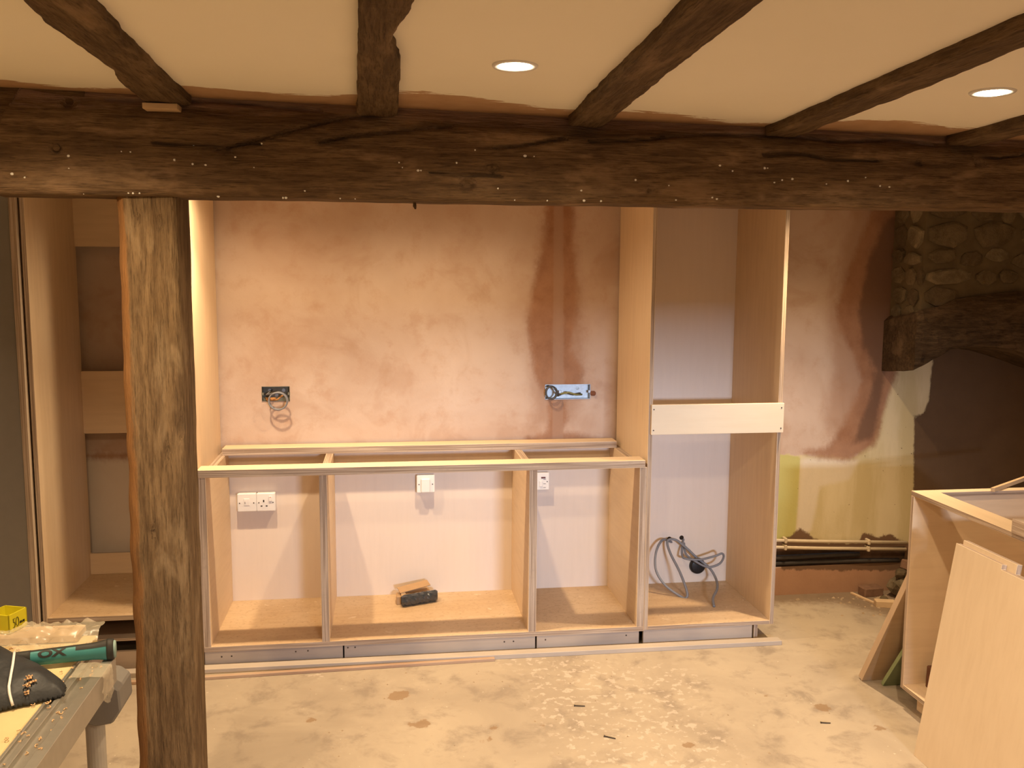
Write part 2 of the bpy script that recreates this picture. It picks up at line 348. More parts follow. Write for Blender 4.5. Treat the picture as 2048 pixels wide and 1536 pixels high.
# ------------------------------------------------------------------ fireplace, stone, lintel, pipe chase
tag(MB().box(1.70, 2.90, .055, .075, .10, .27).build('trim_2', plain('broken_brick', (.19, .115, .07), .95, .1, var=.6, sc=25)), kind='structure')
STONE = []
for i, c in enumerate(((.21, .16, .097), (.18, .135, .08), (.26, .205, .13), (.15, .11, .066))):
    t = NT('rubble_stone_%d' % i); n = t.noise(t.pos(), 9, 5, .7, .4); n2 = t.noise(t.pos(), 40, 4, .7)
    t.bump(t.math('ADD', n, n2), .8, .012); STONE.append(t.done(t.mix(t.ramp(n, .3, .7), tuple(q*.55 for q in c), c), .95, .1))
MORTAR = plain('lime_mortar', (.135, .102, .06), .95, .1, var=.35, sc=18)
CHY, CHX = -.255, 2.535                     # chimney breast: front plane and left side plane
sw = tag(MB().box(CHX, 3.40, CHY, .012, 1.40, ZC).build('wall_chimney', MORTAR), kind='structure')
def stone(c, wx, hz, k, side):
    n = 8; ring = []
    for i in range(n):
        a = 2*math.pi*(i+.5+random.uniform(-.2, .2))/n; ca, sa = math.cos(a), math.sin(a); q = (abs(ca)**6+abs(sa)**6)**(-1/6)
        ring.append((ca*q*wx/2*random.uniform(.80, 1.04), sa*q*hz/2*random.uniform(.78, 1.06)))
    d = random.uniform(.006, .022); vs = []; tl = random.uniform(-.12, .12)
    for (sc, y) in ((1, .004), (.98, -d*.6), (.80, -d)):
        for x, z in ring: vs.append((x*sc, y+random.uniform(-.003, .003)+tl*x*(y < 0)*.5, z*sc))
    vs.append((0, -d-.002, 0)); fs = []
    for r in range(2): fs += [(r*n+i, r*n+(i+1) % n, (r+1)*n+(i+1) % n, (r+1)*n+i) for i in range(n)]
    fs += [(2*n+i, 2*n+(i+1) % n, 3*n) for i in range(n)]
    R_ = Matrix.Rotation(-math.pi/2, 3, 'Z') if side else Matrix.Identity(3)
    MB().add([R_ @ Vector(p)+Vector(c) for p in vs], fs).build('stone', STONE[k], sw)
LT = [(1846, 625), (1857, 618), (1897, 611), (1916, 600), (1950, 594), (2048, 582), (2250, 590)]
LB = [(1846, 742), (1868, 730), (1889, 716), (1918, 701), (1950, 694), (2004, 694), (2048, 701), (2250, 770)]
def resample(P, n):
    P = np.array(P, float); s = np.r_[0, np.cumsum(np.hypot(*np.diff(P, axis=0).T))]; q = np.linspace(0, s[-1], n)
    return np.c_[np.interp(q, s, P[:, 0]), np.interp(q, s, P[:, 1])]
LYF = -.300; NS = 44; NV = 12
tp = resample(W(LT, LYF), NS); bt = resample(W(LB, LYF), NS); tp[:, 0] += CHX-.03-tp[0, 0]; bt[:, 0] += CHX-.03-bt[0, 0]
z = 1.40
while z < 2.01:
    h = random.uniform(.07, .13)
    for side in (0, 1):
        u = random.uniform(-.01, .02); U = .87 if not side else .262
        while u < U-.03:
            wd = random.uniform(.08, .26) if not side else random.uniform(.08, .17); wd = min(wd, U-u+.01); zz = z+h/2+random.uniform(-.012, .012); hh = h*random.uniform(.8, 1.02)
            c = (CHX+u+wd/2, CHY, zz) if not side else (CHX, .006-u-wd/2, zz)
            if not side and zz < float(np.interp(c[0], tp[:, 0], tp[:, 1]))+.02: u += wd; continue
            stone(c, wd*.95, hh, random.choice((0, 0, 1, 1, 2, 3)), side)
            u += wd
    z += h
vs = []
for i in range(NS):
    loop = [(tp[i]*(1-k/NV)+bt[i]*k/NV) for k in range(NV+1)]
    sec = [(p[0]+.012*math.sin(math.pi*k/NV)*-(i == 0), LYF+.020*(abs(k/NV-.5)*2)**4-.004*(i == 0)+.012*fbm(p[0], p[1], 3, 14)+(.012 if i == 0 else 0), p[1]) for k, p in enumerate(loop)]
    for y in np.linspace(LYF+.06, .010, 6):
        u = (y-LYF)/.285; sec.append((bt[i][0]+.006*fbm(i, y, 1, 9), y, bt[i][1]-.03*u+.006*fbm(bt[i][0], y, 2, 10)))
    for y in np.linspace(.010, LYF+.04, 6): 
        u = (y-LYF)/.285; sec.append((tp[i][0]+.006*fbm(i, y, 7, 9), y, tp[i][1]-.05*u*max(0, 1-i/8)))
    vs += sec
m = len(vs)//NS
fs = [(i*m+k, i*m+(k+1) % m, (i+1)*m+(k+1) % m, (i+1)*m+k) for i in range(NS-1) for k in range(m)]
fs += [tuple(range(m)), tuple((NS-1)*m+k for k in range(m-1, -1, -1))]
lt = MB().add(vs, fs).build('fireplace_lintel', OAKL, loc=(2.9, 0, 1.2), attrs=dict(dust=np.zeros(len(vs)), rust=np.zeros(len(vs))))
tag(lt, 'curved dark smoke-stained oak lintel under the stone chimney breast', 'lintel')

# pipes along the chased wall foot
CREAMP = plain('cream_painted_pipe', (.60, .50, .36), .5, .35)
for k, (za, zb) in enumerate(((.298, .262), (.262, .226))):
    lab = ('upper', 'lower')[k]+' cream-painted heating pipe clipped along the wall foot beside the fireplace'
    t = thing('heating_pipe', lab, 'pipe', (1.75, -.012, za+.01), 'heating pipes on the wall foot')
    MB().tube([(1.75, -.012, za+.012), (2.2, -.012, (za+zb)/2+.004), (2.68, -.012, zb)], .0085, 10).build('pipe_run', CREAMP, t, smooth=True)
    for xx in (2.02, 2.47):
        zz = za+(zb-za)*(xx-1.98)/.68
        MB().box(xx-.007, xx+.007, -.026, .013, zz-.013, zz+.014).build('pipe_clip', CREAMP, t, bevel=.003)
RUBB = plain('black_rubber_lagging', (.04, .035, .032), .45, .5, var=.5)
for k, (zz, r, x1) in enumerate(((.208, .013, 2.44), (.176, .012, 2.66))):
    pts = [(x, .018+.006*math.sin(x*9+k), zz-.02*(x-1.76)-.004*math.sin(x*7)) for x in np.linspace(1.76, x1, 14)]
    o = MB().tube(pts, r, 8).build('lagged_pipe', RUBB, loc=(1.76, .018, zz-.012), smooth=True)
    tag(o, ('thin black lagged pipe in the upper half of the broken wall channel', 'long black lagged pipe along the bottom of the broken wall channel')[k], 'pipe', 'black pipes in the wall channel')

# ------------------------------------------------------------------ main beam, joists, post
BZ0, BYF, BYB = 1.812, -1.872, -1.68
CR = [[py(x, y, BYF)[[0, 2]] for x, y in L] for L in (
    [(430, 300), (560, 268), (700, 232), (760, 226)], [(640, 285), (700, 272), (780, 262), (900, 252)], [(990, 296), (1060, 288), (1130, 276)], [(1180, 283), (1300, 280), (1340, 272)],
    [(1340, 272), (1420, 267), (1530, 268), (1600, 270), (1680, 282), (1730, 280), (1800, 276), (1880, 288)], [(1530, 310), (1600, 306), (1660, 318), (1760, 322)],
    [(1950, 312), (2000, 316), (2060, 309)], [(310, 285), (400, 290), (520, 288)], [(200, 195), (300, 200), (420, 196), (640, 218)], [(860, 345), (960, 350), (1000, 352)])]
xs = np.arange(-1.6, 2.62, .010); nv = 46; rows = []
XB = []; dust = []; vs = []
ring = 0
for x in xs:
    top = ceil_z(x)+.012; bot = BZ0+.004*nz(x, 0, 5, 1.3)+.0025*nz(x, 0, 9, 9)
    sec = []
    for k in range(nv):                                   # front face, top to bottom
        u = k/(nv-1); zz = top+(bot-top)*u; y = BYF
        y += .045*max(0, .30-u)/.30*(1+.5*nz(x, 1, 0, 2.2))          # wany top arris leans back
        y += .006*fbm(x*.5, zz*3, 1, 3)+.0035*fbm(x*1.5, zz*8, 2, 5)
        if u > .93: y += .010*((u-.93)/.07)**2
        sec.append([x, y, zz]); dust.append(max(0, 1-u/.36)*1.1-.25 if u < .36 else -.35)
    sec += [[x, BYF+.10, bot-.002], [x, BYB, bot+.006], [x, BYB, top]]
    dust += [-.3, -.3, -.3]
    vs += sec
m = nv+3; A = np.array(vs)
front = np.tile(np.r_[np.ones(nv), np.zeros(3)], len(xs)) > 0
for L in CR:
    d = pdist(A[:, 0], A[:, 2], L); A[:, 1] += np.where(front, .020*np.exp(-(d/.0035)**2), 0)
for px_, py_, r in ((112, 297, .011), (130, 205, .015), (935, 366, .018), (985, 335, .014), (1300, 380, .010), (455, 297, .014), (1840, 325, .010), (1960, 325, .014)):
    c = py(px_, py_, BYF); d = np.hypot(A[:, 0]-c[0], A[:, 2]-c[2]); A[:, 1] += np.where(front, .014*np.exp(-(d/r)**4), 0)
# left end: scarf cut sloping down to the left
nX = len(xs); c0, c1 = py(42, 172, BYF), py(-2, 290, BYF)
fs = []
for i in range(nX-1):
    for k in range(m):
        q = (i*m+k, i*m+(k+1) % m, (i+1)*m+(k+1) % m, (i+1)*m+k); fs.append(q)
i0 = int(np.argmin(abs(xs-(c1[0]-.035))))
for i in range(i0, nX):                                   # shear the first columns onto the scarf line
    zt, zb = A[i*m, 2], A[i*m+nv-1, 2]
    for k in range(m):
        zz = A[i*m+k, 2]; lim = c1[0]+(c0[0]-c1[0])*(zz-c1[2])/(c0[2]-c1[2])
        if A[i*m+k, 0] < lim: A[i*m+k, 0] = lim-.0004*(i0+40-i)
fs = [q for q in fs if min(q)//m >= i0]+[tuple(i0*m+k for k in range(m))]
bm_ = MB().add(A, fs)
beam = thing('ceiling_beam', 'massive rough dark oak beam spanning the room under the joists', 'beam', (.5, -1.78, BZ0))
bo = bm_.build('beam_timber', OAKX, beam, smooth=False, attrs=dict(dust=dust, rust=[-.5]*len(dust)))
bo.data.polygons.foreach_set('use_smooth', [True]*len(bo.data.polygons))
FLK = plain('white_paint_fleck', (.80, .78, .72), .6, .3)
fk = MB()
FL = [(137, 312), (138, 337), (243, 303), (261, 304), (25, 348), (50, 355), (349, 320), (385, 328), (384, 289), (411, 330), (523, 287), (470, 314), (508, 335), (278, 386), (165, 387), (256, 386), (265, 386), (610, 382), (435, 392), (565, 395), (571, 395), (798, 325), (805, 335), (836, 341), (842, 341), (950, 300), (1050, 312), (1068, 313), (913, 326), (996, 377), (1163, 381), (1271, 360), (1338, 371), (1030, 400), (1168, 401), (1202, 402), (710, 397), (1440, 331), (1465, 342), (1530, 336), (1536, 336), (1565, 360), (1549, 365), (1584, 358), (1696, 362), (1653, 368), (1731, 355), (1760, 372), (1778, 374), (1425, 395), (1434, 398), (1352, 400), (1910, 275), (1925, 275), (680, 396), (1095, 401)]
for x, y in FL:
    c = py(x, y, BYF); rr = random.uniform(.0015, .0034); d = np.hypot(A[:, 0]-c[0], A[:, 2]-c[2])+np.where(front, 0, 9); yy = A[int(np.argmin(d)), 1]
    pts = [(c[0]+math.cos(a)*rr*random.uniform(.7, 1.5), yy-.0015, c[2]+math.sin(a)*rr) for a in np.linspace(0, 5.2, 6)]
    fk.add([(p[0], yy+.004, p[2]) for p in pts]+pts+[(c[0], yy-.003, c[2])], [(i, (i+1) % 6, 6+(i+1) % 6, 6+i) for i in range(6)]+[(6+i, 6+(i+1) % 6, 12) for i in range(6)])
tag(fk.build('paint_flecks', FLK, beam), kind='stuff')
o = MB().tube([(.110, -1.80, 1.822), (.110, -1.802, 1.80), (.112, -1.803, 1.792)], [.003, .005, .002], 7).build('nail', plain('rusty_nail', (.10, .06, .03), .7, .3), beam)
c = py(112, 295, BYF); MB().lathe([(.0, -.006), (.008, -.005), (.0095, 0), (.0095, .012)], (c[0], BYF+.006, c[2]), 10, M=Matrix.Rotation(-math.pi/2, 3, 'X')).build('oak_peg', OAKX, beam)
# second timber beyond the scarf
mb = MB(); xs2 = np.arange(-2.35, -.70, .03); vs = []
for x in xs2:
    for y, z_ in ((-1.835, ceil_z(x)+.01), (-1.84+.006*nz(x, 2, 0, 5), 2.00), (-1.83, 1.93+.003*nz(x, 0, 0, 6)), (-1.835+.006*nz(x, 2, 4, 5), 1.86), (-1.83, BZ0+.012), (-1.66, BZ0+.012), (-1.66, ceil_z(x)+.01)): vs.append((x, y, z_))
mb.add(vs, [(i*7+k, i*7+(k+1) % 7, (i+1)*7+(k+1) % 7, (i+1)*7+k) for i in range(len(xs2)-1) for k in range(7)]+[tuple(range(7)), tuple((len(xs2)-1)*7+k for k in range(7))])
o = mb.build('scarfed_timber', OAKX, loc=(-1.5, -1.75, BZ0), attrs=dict(dust=[-.4]*len(vs), rust=[-.5]*len(vs)))
tag(o, 'dark oak timber continuing behind the slanted end joint of the main beam', 'beam')
# wedge packing under a joist end
w0 = py(285, 206, -1.895)
tag(MB().box(w0[0], w0[0]+.082, -1.90, -1.84, 2.016, 2.030).build('packing_wedge', PINE, loc=(w0[0], -1.89, 2.016), bevel=.001), 'thin pale wooden wedge packed between a joist end and the beam', 'wedge')

JB = 2.022
def joist(name, LE, RE, label, drop=.026, dz=0.):
    l = np.array([pz(x, y, JB+dz)[:2] for x, y in LE]); r = np.array([pz(x, y, JB+dz)[:2] for x, y in RE])
    def at(P, y):
        P = P[np.argsort(P[:, 1])]
        if y < P[0, 1]: return P[0, 0]+(P[1, 0]-P[0, 0])/(P[1, 1]-P[0, 1]+1e-9)*(y-P[0, 1])*0+.0
        return np.interp(y, P[:, 1], P[:, 0])
    ys = list(np.arange(-4.6, -1.845, .012)); vs = []
    for y in ys:
        a, b = at(l, y), at(r, y)
        a += .004*fbm(y, 1, 0, 12); b += .004*fbm(y, 5, 0, 12); mid = (a+b)/2; top = ceil_z(mid)+.02
        zb = ceil_z(mid)-drop
        prof = [(a, top), (a+.001, zb+.004), (a+(b-a)*.10, zb+.0), (a+(b-a)*.38, zb+.002*nz(y, 3, 1, 9)), (a+(b-a)*.65, zb-.002+.003*nz(y, 3, 8, 9)), (a+(b-a)*.9, zb+.0), (b-.001, zb+.004), (b, top)]
        vs += [(x+.0, y, z_+.002*fbm(x*4, y*2, 0, 6)) for x, z_ in prof]
    n = 8; N = len(ys)
    fs = [(i*n+k, i*n+(k+1) % n, (i+1)*n+(k+1) % n, (i+1)*n+k) for i in range(N-1) for k in range(n)]+[tuple(range(n)), tuple((N-1)*n+k for k in range(n))]
    o = MB().add(vs, fs).build('ceiling_joist', OAKY, loc=((l[0, 0]+r[0, 0])/2, -2.5, JB), attrs=dict(dust=[-.4]*len(vs), rust=[-.5]*len(vs)))
    tag(o, label, 'joist', 'exposed ceiling joists')
joist('a', [(25, 0), (80, 50), (86, 60), (140, 95), (185, 125), (225, 155), (240, 178), (268, 200)], [(145, 0), (210, 57), (255, 105), (335, 180)], 'crooked ceiling joist ending above the pale packing wedge')
joist('b', [(717, 0), (716, 100), (714, 228)], [(831, 0), (824, 22), (788, 72), (781, 90), (800, 125), (801, 150), (795, 235)], 'ceiling joist with a deep wavy hollow along one side')
joist('c', [(1385, 0), (1350, 31), (1320, 65), (1183, 195), (1143, 238)], [(1515, 0), (1348, 130), (1289, 178), (1212, 243), (1198, 258)], 'broad ceiling joist with a blackened patch, next to the wavy one')
joist('d', [(2048, 30), (1741, 164), (1552, 246)], [(2048, 70), (1837, 161), (1618, 248), (1568, 264)], 'slim straight ceiling joist between the broad joist and a downlight')
joist('e', [(2048, 222), (1962, 247), (1881, 268)], [(2048, 244), (1936, 272)], 'thinnest ceiling joist, beyond the downlight towards the fireplace')

# post
PW = .150; PDp = .150; n_z = 150; vs = []; rust = []; dst = []
NP = 14
for i in range(n_z+1):
    z_ = i/n_z*1.83; t_ = z_/1.83
    xl = -.650+.017*t_+.006*fbm(0, 0, z_, 4)+(.012*nz(7, 0, z_, 7) if z_ < 1.2 else .003*nz(7, 0, z_, 9)); xr = -.492+.004*t_+.003*fbm(3, 0, z_, 5)
    yf = -1.85+.004*fbm(5, 0, z_, 3); yb = yf+PDp
    sec = []
    for k in range(NP+1):
        u = k/NP; x = xl+(xr-xl)*u; y = yf+.003*fbm(x*9, z_*.8, 0, 3)
        y += .030*max(0, 1-u/.16)**1.5*(1.1-.5*t_); y += .006*max(0, (u-.93)/.07)
        sec.append((x, y, z_)); rust.append(max(0, 1-u/.34)*1.5-.2+.3*(.5-t_)*(u < .3)); dst.append(-.5)
    for k in range(1, 7): sec.append((xr+.002*nz(k, 0, z_, 5), yf+(yb-yf)*k/6, z_)); rust.append(-.5); dst.append(-.1)
    sec.append((xl, yb, z_)); rust.append(.3); dst.append(-.5)
    vs += sec
m = NP+8; A2 = np.array(vs)
for cx, cz, rx, rz in ((-.585, 1.755, .006, .014), (-.527, 1.748, .006, .014), (-.53, 1.16, .006, .02), (-.50, 1.22, .008, .03), (-.575, .95, .005, .015), (-.53, 1.42, .003, .10), (-.59, 1.30, .003, .16), (-.56, .75, .003, .12)):
    d2 = ((A2[:, 0]-cx)/rx)**2+((A2[:, 2]-cz)/rz)**2; A2[:, 1] += np.where(A2[:, 1] < -1.78, .014*np.exp(-d2), 0)
fs = [(i*m+k, i*m+(k+1) % m, (i+1)*m+(k+1) % m, (i+1)*m+k) for i in range(n_z) for k in range(m)]+[tuple(range(m)), tuple(n_z*m+k for k in range(m))]
o = MB().add(A2, fs).build('timber_post', OAKZ, loc=(-.57, -1.775, 0), smooth=True, attrs=dict(dust=dst, rust=rust))
tag(o, 'weathered square oak post standing under the main beam', 'post')

# ------------------------------------------------------------------ downlights
EM = bpy.data.materials.new('lit_lens'); EM.use_nodes = True; nt = EM.node_tree; nt.nodes.remove(nt.nodes['Principled BSDF'])
e = nt.nodes.new('ShaderNodeEmission'); e.inputs[0].default_value = (1, .88, .62, 1); e.inputs[1].default_value = 25
nt.links.new(e.outputs[0], nt.nodes['Material Output'].inputs[0])
LAMP_COL = (1, .74, .45)
def downlight(x, y, label, power=LAMP_POWER, spread=160, blend=.9, core=22):
    zc = ceil_z(x); t = thing('downlight', label, 'downlight', (x, y, zc), 'recessed ceiling downlights')
    MB().lathe([(.034, .002), (.036, -.003), (.045, -.004), (.047, -.0015), (.047, .001)], (x, y, zc), 36).build('trim_ring', WHITE, t, smooth=True)
    MB().lathe([(.0, -.007), (.022, -.006), (.0345, -.001)], (x, y, zc), 28).build('lens', EM, t, smooth=True)
    l = bpy.data.lights.new('downlight_beam', 'SPOT'); l.energy = power; l.color = LAMP_COL; l.spot_size = math.radians(spread); l.spot_blend = blend; l.shadow_soft_size = .022
    lo = bpy.data.objects.new('downlight_beam', l); COL.objects.link(lo); lo.parent = t; lo.location = (0, 0, -.030)
    l2 = bpy.data.lights.new('downlight_core', 'SPOT'); l2.energy = core; l2.color = LAMP_COL; l2.spot_size = math.radians(95); l2.spot_blend = 1; l2.shadow_soft_size = .022
    lo = bpy.data.objects.new('downlight_core', l2); COL.objects.link(lo); lo.parent = t; lo.location = (0, 0, -.030)
downlight(.297, -2.378, 'lit round downlight in the ceiling between the wavy joist and the broad joist', power=40, core=14)
downlight(1.337, -2.399, 'lit round downlight in the ceiling between the slim joist and the thinnest joist', power=46, core=52)
downlight(-.745, -2.39, 'lit round downlight in the ceiling above the workbench', power=46, core=26)
for xx in (-.745, .297, 1.337):  # added row of unseen lamps, lifts the ceiling and beam by bounce
    downlight(xx, -4.55, 'added round downlight in an unseen rear ceiling row, there for bounce light', power=72, core=20)
downlight(-.52, -.625, 'lit round downlight in the ceiling above the counter end by the left tall carcass', power=26, core=66)
downlight(.29, -.625, 'lit round downlight in the ceiling above the middle of the counter frame', power=25, core=66)
downlight(1.90, -.74, 'lit round downlight in the ceiling between the right tall carcass and the fireplace', power=30, core=95, spread=140, blend=1)

# ------------------------------------------------------------------ base carcass
YF = -.5435; ZB = .095; ZT = .838; XL, XR = -.7295, 1.1338; FT = .032
t = thing('base_carcass', 'long open birch ply base carcass with three bays and no worktop', 'cabinet', (.2, -.27, 0))
DIV = [(XL, XL+FT), (-.250, -.218), (.622, .656), (XR-FT, XR)]
for i, (a, b) in enumerate(DIV):
    ply('side_panel' if i in (0, 3) else 'divider', t, a, b, YF+.0005, -.004, ZB-.022, ZT-FT-.0 if 0 else ZT-FT, 'y')
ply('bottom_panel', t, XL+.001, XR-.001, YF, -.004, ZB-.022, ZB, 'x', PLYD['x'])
ply('front_rail', t, XL, XR-.012, YF-.012, YF+.078, ZT-FT, ZT, 'x')
ply('back_rail', t, XL+.02, XR-.02, -.095, -.004, ZT-FT, ZT, 'x')
ply('back_panel', t, XL+.001, XR-.001, -.004, .008, ZB-.02, ZT-FT, 'x', BACK)
for a, b in ((XL+.002, -.166), (-.160, .655), (.662, 1.118)):
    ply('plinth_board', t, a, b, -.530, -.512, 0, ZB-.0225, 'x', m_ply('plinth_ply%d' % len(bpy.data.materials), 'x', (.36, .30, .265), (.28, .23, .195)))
pc = MB()
for x, z_ in [(-.66, .045), (-.62, .046), (-.36, .052), (-.31, .053), (-.145, .058), (-.115, .058), (.52, .050), (.56, .050), (.70, .050), (1.06, .052)]:
    pc.lathe([(0, -.001), (.0035, -.0008), (.004, .003)], (x, -.530, z_), 10, M=Matrix.Rotation(-math.pi/2, 3, 'X'))
tag(pc.build('plinth_screws', SCREW, t), kind='stuff')
# chips of dirt on the plinth
# ------------------------------------------------------------------ tall right carcass
TX0, TX1 = 1.1345, 1.7327; TH = .018
t = thing('tall_carcass', 'tall narrow open birch ply carcass with a board across its front', 'cabinet', (1.43, -.27, 0))
ply('side_panel', t, TX0, TX0+TH, YF, -.004, ZB-.018, 1.995, 'z'); ply('side_panel', t, TX1-TH, TX1, YF, -.004, ZB-.018, 1.99, 'z')
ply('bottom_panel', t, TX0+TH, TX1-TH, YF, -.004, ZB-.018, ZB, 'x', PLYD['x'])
ply('back_panel', t, TX0+.001, TX1-.001, -.004, .008, ZB-.018, 1.99, 'z', BACK)
ply('top_panel', t, TX0+TH, TX1-TH, YF, -.004, 1.95, 1.968, 'x')
bo = ply('front_board', t, 1.1425, 1.734, YF-.0185, YF-.0003, .949, 1.078, 'x', m_ply('pale_ply', 'x', (.74, .64, .50), (.68, .57, .43)))
for x in (1.152, 1.722):
    for z_ in (.968, 1.058):
        MB().lathe([(0, -.0012), (.003, -.001), (.0035, .002)], (x, YF-.0185, z_), 10, M=Matrix.Rotation(-math.pi/2, 3, 'X')).build('screw', SCREW, bo)
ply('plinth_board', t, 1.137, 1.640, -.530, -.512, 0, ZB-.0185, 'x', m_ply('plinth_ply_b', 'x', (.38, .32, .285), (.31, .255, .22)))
ply('plinth_return', t, 1.652, 1.670, -.520, -.10, 0, ZB-.0185, 'y')
# ------------------------------------------------------------------ left tall carcass
LX0, LX1 = -1.344, -.7305; LZ = .247
t = thing('tall_carcass', 'tall open birch ply carcass with openings in its back, beside the oak post', 'cabinet', (-1.04, -.27, 0))
ply('side_panel', t, LX0, LX0+TH, YF, .015, .0, 2.03, 'z'); ply('side_panel', t, LX1-TH, LX1, YF, .0, .0, 2.03, 'z')
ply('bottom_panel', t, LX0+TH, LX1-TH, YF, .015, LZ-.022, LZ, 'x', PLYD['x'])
for a, b in ((1.737, 2.02), (.902, 1.185), (LZ, .345)): ply('back_rail', t, LX0+TH, LX1-TH, 0, .015, a, b, 'x')
ply('lower_panel', t, LX0+TH, LX1-TH, YF+.05, YF+.40, .118, .130, 'x', m_ply('shelf_grey', 'x', (.30, .23, .19), (.22, .17, .14)))
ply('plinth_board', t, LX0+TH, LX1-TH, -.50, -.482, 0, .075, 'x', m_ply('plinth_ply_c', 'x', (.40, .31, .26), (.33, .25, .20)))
# ------------------------------------------------------------------ grey tall panel at far left
GREY = plain('grey_paint', (.235, .215, .195), .7, .25, var=.06)
t = thing('tall_end_panel', 'flat grey-painted tall panel with a pale wooden edge strip', 'panel', (-1.7, -.54, 0))
MB().box(-2.1, -1.378, -.556, -.53, 0, 2.03).build('panel_face', GREY, t, bevel=.001)
ply('edge_strip', t, -1.377, -1.3525, -.560, -.535, 0, 2.03, 'z', m_ply('strip_wood', 'z', (.52, .42, .33), (.42, .33, .25)))
# ------------------------------------------------------------------ battens on the floor
def lathbox(name, p0, p1, wd, ht, mat, label, cat, bevel=.0015, z0=0.0):
    p0, p1 = Vector((p0[0], p0[1], 0)), Vector((p1[0], p1[1], 0)); d = (p1-p0); L = d.length; a = math.atan2(d.y, d.x)
    M = Matrix.Translation((p0.x, p0.y, z0)) @ Matrix.Rotation(a, 4, 'Z')
    return tag(MB().box(0, L, 0, wd, 0, ht, M=M).build(name, mat, loc=(p0.x, p0.y, z0), bevel=bevel), label, cat)
BATT = m_ply('batten_pine', 'x', (.46, .39, .33), (.36, .30, .245)); BATT2 = m_ply('batten_red', 'x', (.42, .27, .175), (.33, .20, .125))
lathbox('floor_batten', (-1.33, -.588), (1.752, -.598), .046, .020, BATT, 'long pale wooden batten lying on the floor along the whole plinth', 'batten')
lathbox('floor_lath', (-1.33, -.668), (.47, -.612), .020, .013, BATT2, 'thin reddish wooden lath on the floor in front of the long batten', 'lath')

# ------------------------------------------------------------------ sockets, switches, back boxes
def plate(name, x0, z0, wd=.086, ht=.086, label='', y=-.004, dep=.038, cat='socket', deco=None):
    t = thing(name, label, cat, (x0+wd/2, y, z0))
    MB().box(x0+.002, x0+wd-.002, y-dep+.008, y, z0+.002, z0+ht-.002).build('back_box', WHITE, t, bevel=.003)
    MB().box(x0, x0+wd, y-dep, y-dep+.009, z0, z0+ht).build('face_plate', WHITE, t, bevel=.0035)
    f = y-dep
    for sx in (.13, .87): MB().lathe([(0, -.001), (.0028, -.0008), (.003, .001)], (x0+wd*sx, f, z0+ht*.48), 10, M=Matrix.Rotation(-math.pi/2, 3, 'X')).build('screw', SCREW, t)
    deco(t, x0, z0, f)
def d_spur(t, x, z, f):
    MB().box(x+.030, x+.056, f-.002, f+.001, z+.030, z+.062).build('fuse_carrier', WHITE, t, bevel=.001); MB().box(x+.035, x+.037, f-.003, f, z+.038, z+.048).build('slot', DARK, t)
def d_socket(t, x, z, f):
    MB().box(x+.057, x+.071, f-.006, f+.001, z+.048, z+.072).build('rocker_switch', WHITE, t, bevel=.0015)
    for a, b, c_, d in ((.030, .036, .044, .054), (.019, .027, .023, .028), (.042, .050, .023, .028)): MB().box(x+a, x+b, f-.0006, f+.001, z+c_, z+d).build('pin_slot', DARK, t)
    MB().box(x+.062, x+.066, f-.0068, f-.004, z+.066, z+.069).build('switch_mark', plain('red_mark', (.5, .05, .03)), t)
def d_switch(t, x, z, f): MB().box(x+.020, x+.064, f-.012, f+.001, z+.003, z+.070).build('rocker_switch', WHITE, t, bevel=.004)
def d_cooker(t, x, z, f):
    MB().box(x+.045, x+.066, f-.002, f+.001, z+.058, z+.065).build('indicator', plain('dark_red_neon', (.10, .015, .015), .3, .5), t)
    MB().box(x+.036, x+.052, f-.005, f+.001, z+.018, z+.046).build('rocker_switch', WHITE, t, bevel=.0015)
    for zz in (.052, .030, .012): MB().box(x+.056, x+.068, f-.0006, f+.001, z+zz, z+zz+.002).build('printed_mark', SCREW, t)
plate('fused_spur', -.660, .531, label='blank white fused spur plate joined to the socket in the bay by the post', cat='spur', deco=d_spur)
plate('wall_socket', -.5735, .531, label='white switched single socket beside the blank spur plate', deco=d_socket)
plate('light_switch', .163, .598, label='white single switch plate with a big rocker in the widest bay', cat='switch', deco=d_switch)
plate('cooker_switch', .713, .596, label='white switch plate with dark indicator half hidden by the divider', cat='switch', deco=d_cooker)
DULLB = plain('dull_box_steel', (.17, .165, .135), .7, .3, .2)
DULL = plain('dull_steel', (.30, .32, .34), .4, .5, .8)
def backbox(b, label, gangs, STEEL):
    x0, x1, z0, z1 = b; t = thing('metal_back_box', label, 'back box', ((x0+x1)/2, YW, z0)); d = .036; k = .0015
    MB().box(x0, x1, YW+d-k, YW+d, z0, z1).build('rear_plate', STEEL, t)
    for nm, a in (('box_side', (x0, x0+k, z0, z1)), ('box_side', (x1-k, x1, z0, z1)), ('box_side', (x0, x1, z0, z0+k)), ('box_side', (x0, x1, z1-k, z1))):
        MB().box(a[0], a[1], YW-.003, YW+d, a[2], a[3]).build(nm, STEEL, t)
    for sx in gangs: MB().box(x0+(x1-x0)*sx-.005, x0+(x1-x0)*sx+.005, YW-.002, YW+.001, (z0+z1)/2-.006, (z0+z1)/2+.006).build('fixing_lug', STEEL, t)
    if True:
        for q in range(3):
            r = MB()
            xx = x0+(x1-x0)*(.25+.25*q); r.lathe([(.0, -.0008), (.008, -.0006), (.0085, 0)], (xx, YW+d-k, (z0+z1)/2+.012*(-1)**q), 12, M=Matrix.Rotation(-math.pi/2, 3, 'X'))
            r.build('knockout', DULL, t)
    return t
backbox(BOXL, 'recessed metal back box with coiled cable on the plaster by the post side', (.03, .97), DULLB)
backbox(BOXR, 'wide recessed metal back box below the damp streaks with wires in it', (.33, .38, .98), STEEL)
PLUG = plain('orange_filler', (.42, .20, .07), .8, .2)
